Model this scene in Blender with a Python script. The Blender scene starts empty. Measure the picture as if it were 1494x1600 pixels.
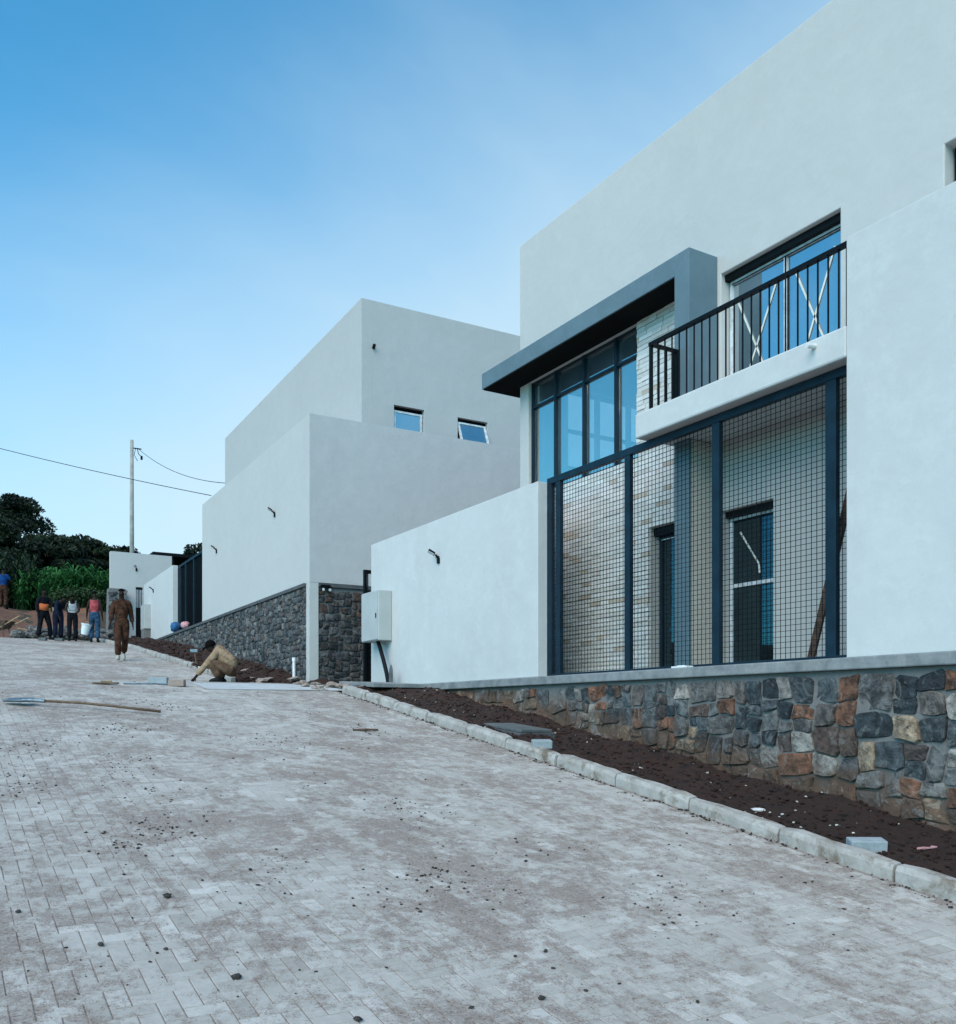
import bpy, math, random
import numpy as np
from mathutils import Vector, Matrix
R = math.radians
scene = bpy.context.scene
COL = scene.collection

# ------------------------------------------------------------ camera
cam_d = bpy.data.cameras.new("camera"); cam = bpy.data.objects.new("camera", cam_d); COL.objects.link(cam)
cam.location = (0, 0, 0); cam.rotation_euler = (R(90), 0, R(-31))
cam_d.sensor_fit = 'HORIZONTAL'; cam_d.sensor_width = 36; cam_d.lens = 34.5
cam_d.shift_y = (1117 - 800) / 1494; cam_d.clip_start = .05; cam_d.clip_end = 3000
scene.camera = cam
# ------------------------------------------------------------ world, sun, exposure
SUN_EL, SUN_AZ = R(42), R(236)          # azimuth clockwise from +Y
w = bpy.data.worlds.new("World"); scene.world = w; w.use_nodes = True
wn = w.node_tree; wn.nodes.clear()
sky = wn.nodes.new('ShaderNodeTexSky'); sky.sky_type = 'NISHITA'; sky.sun_disc = False
sky.sun_elevation = SUN_EL; sky.sun_rotation = SUN_AZ; sky.air_density = 1.0; sky.dust_density = .5; sky.ozone_density = 1.6; sky.altitude = 1500
bg = wn.nodes.new('ShaderNodeBackground'); bg.inputs[1].default_value = .15
wo = wn.nodes.new('ShaderNodeOutputWorld')
tint = wn.nodes.new('ShaderNodeMix'); tint.data_type = 'RGBA'; tint.blend_type = 'MULTIPLY'; tint.inputs[0].default_value = 1; tint.inputs[7].default_value = (.28, .90, .97, 1)
wn.links.new(sky.outputs[0], tint.inputs[6])
wtc = wn.nodes.new('ShaderNodeTexCoord'); dp = wn.nodes.new('ShaderNodeVectorMath'); dp.operation = 'DOT_PRODUCT'; dp.inputs[1].default_value = (.60, .20, -1)
wn.links.new(wtc.outputs['Generated'], dp.inputs[0])
mr = wn.nodes.new('ShaderNodeMapRange'); mr.inputs[1].default_value = -.42; mr.inputs[2].default_value = .27; mr.interpolation_type = 'SMOOTHSTEP'; 
cm = wn.nodes.new('ShaderNodeMapping'); cm.inputs['Rotation'].default_value = (.5, .35, .4); cm.inputs['Scale'].default_value = (1.2, 7, 5); wn.links.new(wtc.outputs['Generated'], cm.inputs[0])
cn_ = wn.nodes.new('ShaderNodeTexNoise'); cn_.inputs['Scale'].default_value = 1.3; cn_.inputs['Detail'].default_value = 5; wn.links.new(cm.outputs[0], cn_.inputs[0])
ca_ = wn.nodes.new('ShaderNodeMath'); ca_.operation = 'MULTIPLY_ADD'; ca_.inputs[1].default_value = .22; ca_.inputs[2].default_value = -.11; wn.links.new(cn_.outputs[0], ca_.inputs[0])
cb_ = wn.nodes.new('ShaderNodeMath'); wn.links.new(ca_.outputs[0], cb_.inputs[0]); wn.links.new(dp.outputs['Value'], cb_.inputs[1]); wn.links.new(cb_.outputs[0], mr.inputs[0])
pale = wn.nodes.new('ShaderNodeMix'); pale.data_type = 'RGBA'; pale.inputs[7].default_value = (2.35, 3.0, 3.3, 1)   # humid pale air low in the sky
wn.links.new(mr.outputs[0], pale.inputs[0]); wn.links.new(tint.outputs[2], pale.inputs[6]); wn.links.new(pale.outputs[2], bg.inputs[0])
wn.links.new(bg.outputs[0], wo.inputs[0])
sl = bpy.data.lights.new("sun", 'SUN'); sl.energy = 1.75; sl.angle = R(55); sl.color = (1, .87, .73)
so = bpy.data.objects.new("sun", sl); COL.objects.link(so)
sd = Vector((math.sin(SUN_AZ) * math.cos(SUN_EL), math.cos(SUN_AZ) * math.cos(SUN_EL), math.sin(SUN_EL)))
so.rotation_euler = sd.to_track_quat('Z', 'Y').to_euler(); so.location = sd * 100
vs = scene.view_settings; vs.view_transform = 'Standard'; vs.look = 'None'; vs.exposure = .93; vs.gamma = 1; vs.use_curve_mapping = False
scene.render.engine = 'CYCLES'

# ------------------------------------------------------------ materials
class N:
    def __init__(s, name):
        s.m = bpy.data.materials.new(name); s.m.use_nodes = True; s.t = s.m.node_tree; s.t.nodes.clear()
        s.o = s.t.nodes.new('ShaderNodeOutputMaterial'); s.p = s.t.nodes.new('ShaderNodeBsdfPrincipled')
        s.t.links.new(s.p.outputs[0], s.o.inputs[0])
        s.co = s.t.nodes.new('ShaderNodeTexCoord').outputs['Object']
    def n(s, ty, ins=None, **kw):
        nd = s.t.nodes.new('ShaderNode' + ty)
        for k, v in kw.items(): setattr(nd, k, v)
        for k, v in (ins or {}).items(): s.set(nd.inputs[k], v)
        return nd
    def set(s, sock, v):
        if isinstance(v, bpy.types.NodeSocket): s.t.links.new(v, sock)
        else:
            if isinstance(v, (tuple, list)) and len(v) == 3 and sock.type == 'RGBA': v = tuple(v) + (1,)
            sock.default_value = v
    def noise(s, scale, detail=4, rough=.6, co=None, dist=0):
        return s.n('TexNoise', {'Vector': co or s.co, 'Scale': scale, 'Detail': detail, 'Roughness': rough, 'Distortion': dist}).outputs[0]
    def stretch(s, v): return s.n('VectorMath', {0: s.co, 1: v}, operation='MULTIPLY').outputs[0]
    def ramp(s, f, a, b, lo=0., hi=1.):
        return s.n('MapRange', {0: f, 1: a, 2: b, 3: lo, 4: hi}, interpolation_type='SMOOTHSTEP').outputs[0]
    def math(s, op, a, b=0.): return s.n('Math', {0: a, 1: b}, operation=op).outputs[0]
    def mix(s, f, a, b, mode='MIX'):
        nd = s.n('Mix', data_type='RGBA', blend_type=mode)
        s.set(nd.inputs[0], f); s.set(nd.inputs[6], a); s.set(nd.inputs[7], b); return nd.outputs[2]
    def bump(s, h, dist=.01, st=1., prev=None):
        d = {'Height': h, 'Distance': dist, 'Strength': st}
        if prev is not None: d['Normal'] = prev
        return s.n('Bump', d).outputs[0]
    def fin(s, color, rough=.7, normal=None, metal=0, **kw):
        s.set(s.p.inputs['Base Color'], color); s.set(s.p.inputs['Roughness'], rough); s.set(s.p.inputs['Metallic'], metal)
        if normal is not None: s.set(s.p.inputs['Normal'], normal)
        for k, v in kw.items(): s.set(s.p.inputs[k.replace('_', ' ')], v)
        return s.m

def simple(name, c, rough=.6, var=.15, scale=8, bump=.002, metal=0, bscale=60, **kw):
    m = N(name); a = m.noise(scale, 5)
    c2 = tuple(max(0, x * (1 - var)) for x in c); c3 = tuple(min(1, x * (1 + var)) for x in c)
    col = m.mix(m.ramp(a, .3, .7), c2, c3)
    return m.fin(col, rough, m.bump(m.noise(bscale, 3), bump), metal, **kw)

def plaster(name, c, stain=.05, tint=(.50, .485, .46)):
    m = N(name)
    big = m.noise(.55, 5, .55); st = m.noise(2.0, 6, .6, m.stretch((1, 1, .18)))
    blot = m.noise(3.2, 8, .72)
    col = m.mix(m.ramp(big, .35, .7, 0, .5), c, tuple(x * (1 - stain * 1.6) for x in c))
    col = m.mix(m.ramp(st, .5, .75, 0, .35), col, tint)
    col = m.mix(m.ramp(blot, .46, .62, 0, stain * 6), col, tuple(min(.9, x * 1.09) for x in c))
    fine = m.noise(220, 3, .6)
    col = m.mix(m.ramp(m.noise(45, 4, .75), .35, .65, 0, .10), col, tuple(x * .72 for x in c))
    b = m.bump(m.noise(1.6, 3), .03, .5); b = m.bump(fine, .0016, .9, b); b = m.bump(m.noise(14, 5), .004, .5, b)
    return m.fin(col, .85, b)

M = {}
M['plaster'] = plaster('white_plaster', (.525, .515, .495), .04)
M['plaster_b'] = plaster('patchy_plaster', (.565, .565, .555), .07)
M['plaster_u'] = plaster('darker_white_plaster', (.475, .465, .45), .05)  # upper block, slightly darker than the front block
M['plaster_d'] = plaster('unpainted_side_render', (.51, .50, .49), .07)
M['plaster_c'] = plaster('cream_plaster', (.62, .58, .52), .05)
M['grey'] = plaster('blue_grey_paint', (.115, .18, .215), .12, (.09, .14, .17))
M['soffit'] = simple('shade_black_soffit', (.008, .008, .008), .95, Specular_IOR_Level=.08)  # near-black colour holds the deep shade under the canopy
M['steel'] = simple('navy_steel', (.006, .02, .034), .5, .25, 6, .0006, Specular_IOR_Level=.22)
M['black'] = simple('black_metal', (.003, .004, .005), .55, .3, Specular_IOR_Level=.15)
M['alu'] = simple('white_taped_frame', (.55, .58, .6), .45, .25, 14, .001)
M['tape'] = simple('pale_tape', (.66, .66, .6), .6)
M['cabinet'] = simple('grey_cabinet_paint', (.42, .43, .42), .5, .06, 3, .0004)
M['pvc'] = simple('white_pvc', (.75, .75, .74), .4)
M['bluecloth'] = simple('blue_cloth', (.012, .09, .22), .8, .3, 12, .004, bscale=18)
M['pinkcloth'] = simple('pink_cloth', (.6, .32, .34), .8, .3, 12, .004)
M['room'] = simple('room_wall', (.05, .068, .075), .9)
M['room_light'] = simple('pale_room_wall', (.5, .5, .5), .9)

def glass(name, dark, base=.22, refl=(1, .93, .84)):
    m = N(name)
    fr = m.n('LayerWeight', {'Blend': .5}).outputs['Facing']
    gl = m.n('BsdfGlossy', {'Color': refl, 'Roughness': .015, 'Normal': m.bump(m.noise(.9, 1), .012, .3)}).outputs[0]
    tr = m.n('BsdfTransparent', {'Color': dark}).outputs[0]
    mx = m.n('MixShader', {0: m.math('ADD', m.math('MULTIPLY', m.math('POWER', fr, 2.), .8), base), 1: tr, 2: gl}).outputs[0]
    dust_sheen = m.n('BsdfDiffuse', {'Color': (.36, .48, .56)}).outputs[0]  # dust haze whose blue-grey also paints in the pale sky reflection
    mx = m.n('MixShader', {0: m.ramp(m.noise(1.4, 6, .6), .3, .8, base * .10, base * .38), 1: mx, 2: dust_sheen}).outputs[0]
    m.t.links.new(mx, m.o.inputs[0]); return m.m
M['glass'] = glass('clear_glass', (.78, .9, .96), .28)
M['glass_dark'] = glass('tinted_glass', (.025, .07, .085), .08, (.36, .62, .74))
M['glass_mid'] = glass('reflective_glass', (.06, .11, .13), .5, (.82, .9, .93))

def stone_mat(name, mud):
    m = N(name); at = m.n('Attribute', attribute_name='tone').outputs['Color']
    n1 = m.noise(9, 8, .7); n2 = m.noise(28, 6, .75, dist=.6)
    col = m.mix(m.ramp(n1, .38, .62), m.mix(.68, at, (0, 0, 0)), at)
    col = m.mix(m.ramp(n2, .58, .72, 0, .5), col, m.mix(.5, at, (.5, .47, .42)))
    col = m.mix(m.ramp(m.noise(16, 4), .58, .7, 0, .8), col, (.02, .022, .025))
    if mud:
        h = m.n('VectorMath', {0: m.co, 1: (0, -.1545, 1)}, operation='DOT_PRODUCT').outputs['Value']
        h = m.math('ADD', m.math('ADD', h, .08), m.math('MULTIPLY', m.noise(3.5, 6, .65), -.75))
        col = m.mix(m.ramp(h, -.25, .12, .92, 0), col, m.mix(m.noise(12, 6), (.05, .028, .018), (.17, .10, .065)))
    vn = m.n('TexVoronoi', {'Vector': m.co, 'Scale': 13.0, 'Randomness': 1.0}).outputs[0]
    col = m.mix(m.ramp(m.noise(6, 7, .75, dist=1.2), .54, .60, 0, .55), col, m.mix(.5, at, (.30, .29, .27)))
    b = m.bump(m.noise(6, 8, .7, dist=.8), .05, .9); b = m.bump(vn, .02, .5, b); b = m.bump(m.noise(50, 6, .75), .008, .8, b)
    return m.fin(col, .85, b)
M['stone'] = stone_mat('rubble_stone', True); M['stone_b'] = stone_mat('grey_rubble_stone', False)
def mortar(name, mud):
    m = N(name); col = m.mix(m.noise(20, 6), (.11, .105, .10), (.22, .215, .21))
    if mud:
        h = m.n('VectorMath', {0: m.co, 1: (0, -.1545, 1)}, operation='DOT_PRODUCT').outputs['Value']
        h = m.math('ADD', m.math('ADD', h, .08), m.math('MULTIPLY', m.noise(3.5, 6, .65), -.75))
        col = m.mix(m.ramp(h, -.25, .16, .95, 0), col, m.mix(m.noise(14, 6), (.05, .028, .018), (.15, .09, .06)))
    return m.fin(col, .95, m.bump(m.noise(30, 6), .008, .9))
M['mortar'] = mortar('mortar', True); M['mortar_b'] = mortar('grey_mortar', False)
def conc(name, a, b2, mud=(.2, .16, .12), amt=.5, sc=5):
    m = N(name); col = m.mix(m.ramp(m.noise(sc, 7, .7), .3, .7), a, b2)
    col = m.mix(m.ramp(m.noise(sc * .7, 8, .75, dist=.4), .5, .66, 0, amt), col, mud)
    col = m.mix(m.ramp(m.noise(70, 2), .62, .75, 0, .5), col, tuple(x * .5 for x in a))
    return m.fin(col, .9, m.bump(m.noise(60, 5), .003, .8, m.bump(m.noise(6, 5), .008, .7)))
M['coping'] = conc('grey_coping', (.15, .165, .17), (.27, .28, .28), (.32, .31, .29), .4)
M['coping_b'] = conc('dark_coping', (.05, .055, .058), (.10, .105, .11), (.13, .12, .11), .4)
M['kerb'] = conc('kerb_concrete', (.29, .265, .24), (.44, .415, .385), (.15, .11, .075), .9, 5)
M['apron'] = conc('fresh_concrete', (.42, .43, .43), (.52, .53, .53), (.34, .31, .28), .55)
M['block'] = conc('block_concrete', (.24, .28, .3), (.34, .38, .4), (.4, .42, .42), .2, 12)
M['slab'] = conc('slab_concrete', (.07, .08, .085), (.13, .14, .14), (.1, .08, .06), .5)
M['redbrick'] = conc('brown_brick', (.26, .2, .17), (.33, .26, .22), (.18, .12, .1), .3, 20)

def clad():
    m = N('split_stone_cladding'); at = m.n('Attribute', attribute_name='tone').outputs['Color']
    col = m.mix(m.ramp(m.noise(14, 7, .7), .4, .75, 0, .3), at, m.mix(.4, at, (.2, .17, .14)))
    return m.fin(col, .8, m.bump(m.noise(35, 6, .7), .006, .8))
M['clad'] = clad()

def paver():
    m = N('concrete_paver'); at = m.n('Attribute', attribute_name='tone').outputs['Color']
    col = m.mix(m.ramp(m.noise(26, 6, .7), .3, .75), m.mix(.16, at, (0, 0, 0)), at)
    return m, col
def dirt_layers(m, col, heavy):
    big = m.noise(.55, 4, .55, dist=.5); mid = m.noise(2.4, 9, .78, m.stretch((1, .62, 1)), .9); fin = m.noise(12, 8, .8); gr = m.noise(150, 4, .7)
    f = m.math('ADD', m.math('ADD', m.math('MULTIPLY', big, .5), m.math('MULTIPLY', mid, .8)), m.math('MULTIPLY', fin, .75))
    f = m.math('ADD', f, m.math('MULTIPLY', gr, .35))
    k = m.ramp(f, 1.12 - heavy, 1.29 - heavy, 0, .9)
    dc = m.mix(m.ramp(m.noise(60, 5, .7), .3, .7), (.22, .175, .15), (.36, .295, .255))
    dc = m.mix(m.ramp(m.noise(1.3, 5), .5, .75, 0, .45), dc, (.22, .185, .165))
    col = m.mix(k, col, dc)
    sp = m.noise(75, 5, .75); col = m.mix(m.math('MULTIPLY', m.ramp(sp, .50, .62, 0, .85), m.ramp(f, 1.12 - heavy, 1.4 - heavy)), col, (.10, .075, .065))
    col = m.mix(m.ramp(m.noise(240, 2), .66, .75, 0, .5), col, (.10, .085, .08))
    return col, m.bump(gr, .004, .9, m.bump(fin, .006, .6))
m, c = paver(); c, b = dirt_layers(m, c, .0); M['paver'] = m.fin(c, .88, b)
m = N('joint_sand'); c, b = dirt_layers(m, m.mix(m.noise(90, 4), (.20, .175, .16), (.34, .30, .275)), .12); M['sand'] = m.fin(c, .95, b)
def soil(name, a, b2, c3):
    m = N(name); col = m.mix(m.ramp(m.noise(9, 8, .75), .3, .7), a, b2)
    col = m.mix(m.ramp(m.noise(.35, 5, .6), .45, .6), col, m.mix(.5, col, c3))
    return m.fin(col, .97, m.bump(m.noise(40, 7, .8), .02, 1, m.bump(m.noise(7, 6, .7), .06, .9)))
M['soil'] = soil('dark_soil', (.012, .0045, .0026), (.060, .021, .011), (.024, .009, .005))
M['clay'] = soil('red_clay', (.17, .075, .045), (.30, .15, .09), (.08, .04, .03))
M['earth'] = soil('earth', (.05, .035, .025), (.11, .08, .055), (.03, .04, .018))
M['pebble'] = simple('dark_pebble', (.03, .024, .02), .8, .5, 30)
M['chip'] = simple('pale_chip', (.45, .42, .38), .8, .4, 10)
M['rock'] = simple('broken_rock', (.13, .125, .12), .9, .6, 9, .01, bscale=12)
M['wood'] = simple('raw_wood', (.33, .24, .14), .75, .35, 9, .002)
M['woodd'] = simple('worn_wood_handle', (.12, .07, .038), .6, .3, 20)
M['tool'] = simple('worn_blue_steel', (.16, .22, .26), .45, .4, 12, .001, .3)
M['rust'] = simple('rusty_steel', (.08, .045, .03), .8, .5, 14, .003)
M['pole'] = simple('weathered_pole', (.30, .29, .27), .8, .2, 3)
M['wire'] = simple('cable', (.03, .035, .04), .6)
M['bark'] = simple('bark', (.045, .035, .028), .95, .4, 6, .02, bscale=9)
M['bucket'] = simple('white_plastic', (.72, .76, .78), .4, .06)
M['skin'] = simple('dark_skin', (.022, .011, .007), .6, .15, Specular_IOR_Level=.2)
M['hair'] = simple('black_hair', (.003, .0025, .0025), .9, Specular_IOR_Level=.1)
def cloth(n, c, var=.35): return simple(n, c, .95, var, 9, .012, bscale=16, Specular_IOR_Level=.1)
M['brown_cloth'] = cloth('dusty_brown_cloth', (.06, .028, .018), .6)
M['tan_cloth'] = cloth('tan_cloth', (.29, .20, .13), .4)
M['work_trousers'] = cloth('mud_brown_cloth', (.12, .075, .05), .4)
M['dark_cloth'] = cloth('dark_cloth', (.008, .009, .012))
M['navy_cloth'] = cloth('navy_cloth', (.01, .014, .03))
M['jeans'] = cloth('blue_denim', (.03, .07, .13), .5)
M['pink_vest'] = cloth('pink_red_vest', (.36, .07, .08), .4)
M['white_cloth'] = cloth('white_cloth', (.6, .6, .6), .15)
M['orange_cloth'] = cloth('orange_cloth', (.5, .13, .05), .2)
M['blue_shirt'] = cloth('blue_shirt', (.008, .045, .16), .3)
M['dirty_shoe'] = simple('dusty_shoe', (.42, .39, .33), .8)
def leaf(name, a, b2, tr=.25):
    m = N(name); at = m.n('Attribute', attribute_name='tone').outputs['Fac']
    col = m.mix(at, a, b2)
    m.fin(col, .6); m.set(m.p.inputs['Specular IOR Level'], .25)
    t = m.n('BsdfTranslucent', {'Color': m.mix(.0, col, col)}).outputs[0]
    mx = m.n('MixShader', {0: tr, 1: m.p.outputs[0], 2: t}).outputs[0]; m.t.links.new(mx, m.o.inputs[0]); return m.m
M['leaf'] = leaf('dark_foliage', (.006, .012, .006), (.03, .05, .022), .15)
M['maize'] = leaf('maize_leaf', (.008, .038, .014), (.05, .18, .045), .3)
M['weed'] = leaf('weed_leaf', (.015, .03, .012), (.05, .09, .03), .2)

# ------------------------------------------------------------ mesh builder and tagging
class MB:
    def __init__(s): s.v = []; s.f = []; s.c = []
    def add(s, vs_, fs, col=None):
        o = len(s.v); s.v += [tuple(p) for p in vs_]; s.f += [tuple(i + o for i in f) for f in fs]; s.c += [col] * len(fs); return s
    def box(s, x0, x1, y0, y1, z0, z1, M4=None, col=None):
        p = [Vector((x, y, z)) for x in (x0, x1) for y in (y0, y1) for z in (z0, z1)]
        if M4: p = [M4 @ q for q in p]
        return s.add(p, [(0, 1, 3, 2), (4, 6, 7, 5), (0, 4, 5, 1), (2, 3, 7, 6), (0, 2, 6, 4), (1, 5, 7, 3)], col)
    def tube(s, pts, r, n=8, cap=True, col=None):
        pts = [Vector(p) for p in pts]; rs = r if isinstance(r, (list, tuple)) else [r] * len(pts)
        vs_ = []; up = None
        for i, p in enumerate(pts):
            d = (pts[min(i + 1, len(pts) - 1)] - pts[max(i - 1, 0)]).normalized()
            if up is None: up = d.orthogonal().normalized()
            else:
                up = (up - d * up.dot(d)); up = up.normalized() if up.length > 1e-6 else d.orthogonal().normalized()
            w_ = d.cross(up)
            for k in range(n):
                a = 2 * math.pi * k / n; vs_.append(p + (up * math.cos(a) + w_ * math.sin(a)) * rs[i])
        fs = [(i * n + k, i * n + (k + 1) % n, (i + 1) * n + (k + 1) % n, (i + 1) * n + k) for i in range(len(pts) - 1) for k in range(n)]
        if cap: fs += [tuple(range(n))[::-1], tuple((len(pts) - 1) * n + k for k in range(n))]
        return s.add(vs_, fs, col)
    def prism(s, poly, z0, z1, ax='z', col=None):
        n = len(poly)
        def P(a, b, h): return {'z': (a, b, h), 'x': (h, a, b), 'y': (a, h, b)}[ax]
        vs_ = [P(a, b, z0) for a, b in poly] + [P(a, b, z1) for a, b in poly]
        return s.add(vs_, [tuple(range(n))[::-1], tuple(range(n, 2 * n))] + [(i, (i + 1) % n, n + (i + 1) % n, n + i) for i in range(n)], col)
    def lump(s, c, r, rnd, col=None, sq=(1, 1, 1), jit=.3, sub=1):
        # jittered low-poly rock
        t = (1 + 5 ** .5) / 2
        V = [Vector(p).normalized() for p in [(-1, t, 0), (1, t, 0), (-1, -t, 0), (1, -t, 0), (0, -1, t), (0, 1, t), (0, -1, -t), (0, 1, -t), (t, 0, -1), (t, 0, 1), (-t, 0, -1), (-t, 0, 1)]]
        F = [(0, 11, 5), (0, 5, 1), (0, 1, 7), (0, 7, 10), (0, 10, 11), (1, 5, 9), (5, 11, 4), (11, 10, 2), (10, 7, 6), (7, 1, 8), (3, 9, 4), (3, 4, 2), (3, 2, 6), (3, 6, 8), (3, 8, 9), (4, 9, 5), (2, 4, 11), (6, 2, 10), (8, 6, 7), (9, 8, 1)]
        a = rnd.uniform(0, 6.28); Rm = Matrix.Rotation(a, 3, 'Z')
        o = []
        for v in V:
            k = r * (1 + rnd.uniform(-jit, jit)); o.append(Vector(c) + Rm @ Vector((v.x * k * sq[0], v.y * k * sq[1], v.z * k * sq[2])))
        return s.add(o, F, col)
    def build(s, name, mat, parent=None, bevel=0, smooth=False, M4=None, seg=2):
        me = bpy.data.meshes.new(name); vv = s.v
        if M4: vv = [tuple(M4 @ Vector(p)) for p in vv]
        me.from_pydata(vv, [], s.f); me.materials.append(mat)
        if any(c is not None for c in s.c):
            at = me.color_attributes.new('tone', 'FLOAT_COLOR', 'CORNER'); arr = []
            for f, c in zip(s.f, s.c):
                c = c if c is not None else (.5, .5, .5); arr += [c[0], c[1], c[2], 1.0] * len(f)
            at.data.foreach_set('color', arr)
        if smooth: me.polygons.foreach_set('use_smooth', [True] * len(me.polygons))
        me.update(); o = bpy.data.objects.new(name, me); COL.objects.link(o)
        if parent: o.parent = parent
        if bevel:
            b = o.modifiers.new('bevel', 'BEVEL'); b.width = bevel; b.segments = seg; b.limit_method = 'ANGLE'; b.angle_limit = R(40)
        return o
def tag(o, label, cat, group=None):
    o['label'] = label; o['category'] = cat
    if group: o['group'] = group
    return o
def thing(name, label, cat, loc=(0, 0, 0), rz=0, group=None):
    o = bpy.data.objects.new(name, None); COL.objects.link(o); o.empty_display_size = .2
    o.location = loc; o.rotation_euler = (0, 0, rz); return tag(o, label, cat, group)
def struct(o, kind='structure'): o['kind'] = kind; return o
def dup(root, loc, rz, label):
    r = root.copy(); COL.objects.link(r); r.location = loc; r.rotation_euler = (0, 0, rz); r['label'] = label
    for ch in root.children:
        c = ch.copy(); COL.objects.link(c); c.parent = r
        for g in ch.children:
            d = g.copy(); COL.objects.link(d); d.parent = c
    return r

# solid wall with rectangular openings; plane 'x' (u=y, v=z) or 'y' (u=x, v=z)
def wall(mb, plane, a0, a1, u0, u1, z0, z1, holes=()):
    us = sorted({u0, u1, *[h for H in holes for h in H[:2] if u0 < h < u1]}); zs = sorted({z0, z1, *[h for H in holes for h in H[2:] if z0 < h < z1]})
    nu, nz = len(us), len(zs)
    def solid(i, j):
        if i < 0 or j < 0 or i >= nu - 1 or j >= nz - 1: return False
        cu, cz = (us[i] + us[i + 1]) / 2, (zs[j] + zs[j + 1]) / 2
        return not any(h[0] < cu < h[1] and h[2] < cz < h[3] for h in holes)
    P = (lambda a, u, z: (a, u, z)) if plane == 'x' else (lambda a, u, z: (u, a, z))
    idx = {}
    vs_, fs = [], []
    def V(k, i, j):
        if (k, i, j) not in idx: idx[(k, i, j)] = len(vs_); vs_.append(P((a0, a1)[k], us[i], zs[j]))
        return idx[(k, i, j)]
    flip = plane == 'y'
    def F(*q): fs.append(q[::-1] if flip else q)
    for i in range(nu - 1):
        for j in range(nz - 1):
            if not solid(i, j): continue
            F(V(0, i, j), V(0, i, j + 1), V(0, i + 1, j + 1), V(0, i + 1, j)); F(V(1, i, j), V(1, i + 1, j), V(1, i + 1, j + 1), V(1, i, j + 1))
            if not solid(i - 1, j): F(V(0, i, j), V(1, i, j), V(1, i, j + 1), V(0, i, j + 1))
            if not solid(i + 1, j): F(V(0, i + 1, j), V(0, i + 1, j + 1), V(1, i + 1, j + 1), V(1, i + 1, j))
            if not solid(i, j - 1): F(V(0, i, j), V(0, i + 1, j), V(1, i + 1, j), V(1, i, j))
            if not solid(i, j + 1): F(V(0, i, j + 1), V(1, i, j + 1), V(1, i + 1, j + 1), V(0, i + 1, j + 1))
    return mb.add(vs_, fs)

# ------------------------------------------------------------ terrain
HP = [(-400, -22), (-60, -8), (-12, -3.3), (-3, -2.06), (3.2, -1.106), (8, -.364), (11, .105), (12.4, .31), (13.6, .46), (15, .535), (18, .62), (21.4, 1.08), (23.3, 1.30), (29.2, 2.03), (34.3, 2.56), (38, 2.86), (46, 3.6), (60, 5.2), (90, 8), (160, 11), (600, 14), (1500, 16)]
def h(y):
    for (a, b), (c, d) in zip(HP, HP[1:]):
        if y <= c: return b + (d - b) * (y - a) / (c - a)
    return HP[-1][1]
def sm(a, b, x): t = max(0, min(1, (x - a) / (b - a))); return t * t * (3 - 2 * t)
def ter(x, y):
    z = h(y) - .06
    if y > 37: z += (sm(38.3, 44.5, y) * 1.35 + .25 * math.sin(x * 1.3) * sm(38.3, 41, y) * (1 - sm(44, 50, y))) * (1 - sm(7.5, 9.5, x))
    return z
xs = [-1200, -500, -200, -90, -40, -20, -10] + [x * 1. for x in range(-6, 20)] + [24, 32, 50, 100, 250, 600, 1400]
ys = [-400, -200, -90, -50, -30, -15] + [y * .8 for y in range(-15, 80)] + [66, 72, 80, 90, 110, 150, 240, 400, 800, 1500]
g = MB(); vv = [(x, y, ter(x, y) - (.12 if x < 6.5 and y < 37.6 else .0)) for y in ys for x in xs]; nx = len(xs)
g.add(vv, [(j * nx + i, j * nx + i + 1, (j + 1) * nx + i + 1, (j + 1) * nx + i) for j in range(len(ys) - 1) for i in range(nx - 1)])
struct(g.build('ground', M['earth'], smooth=True))

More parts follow.
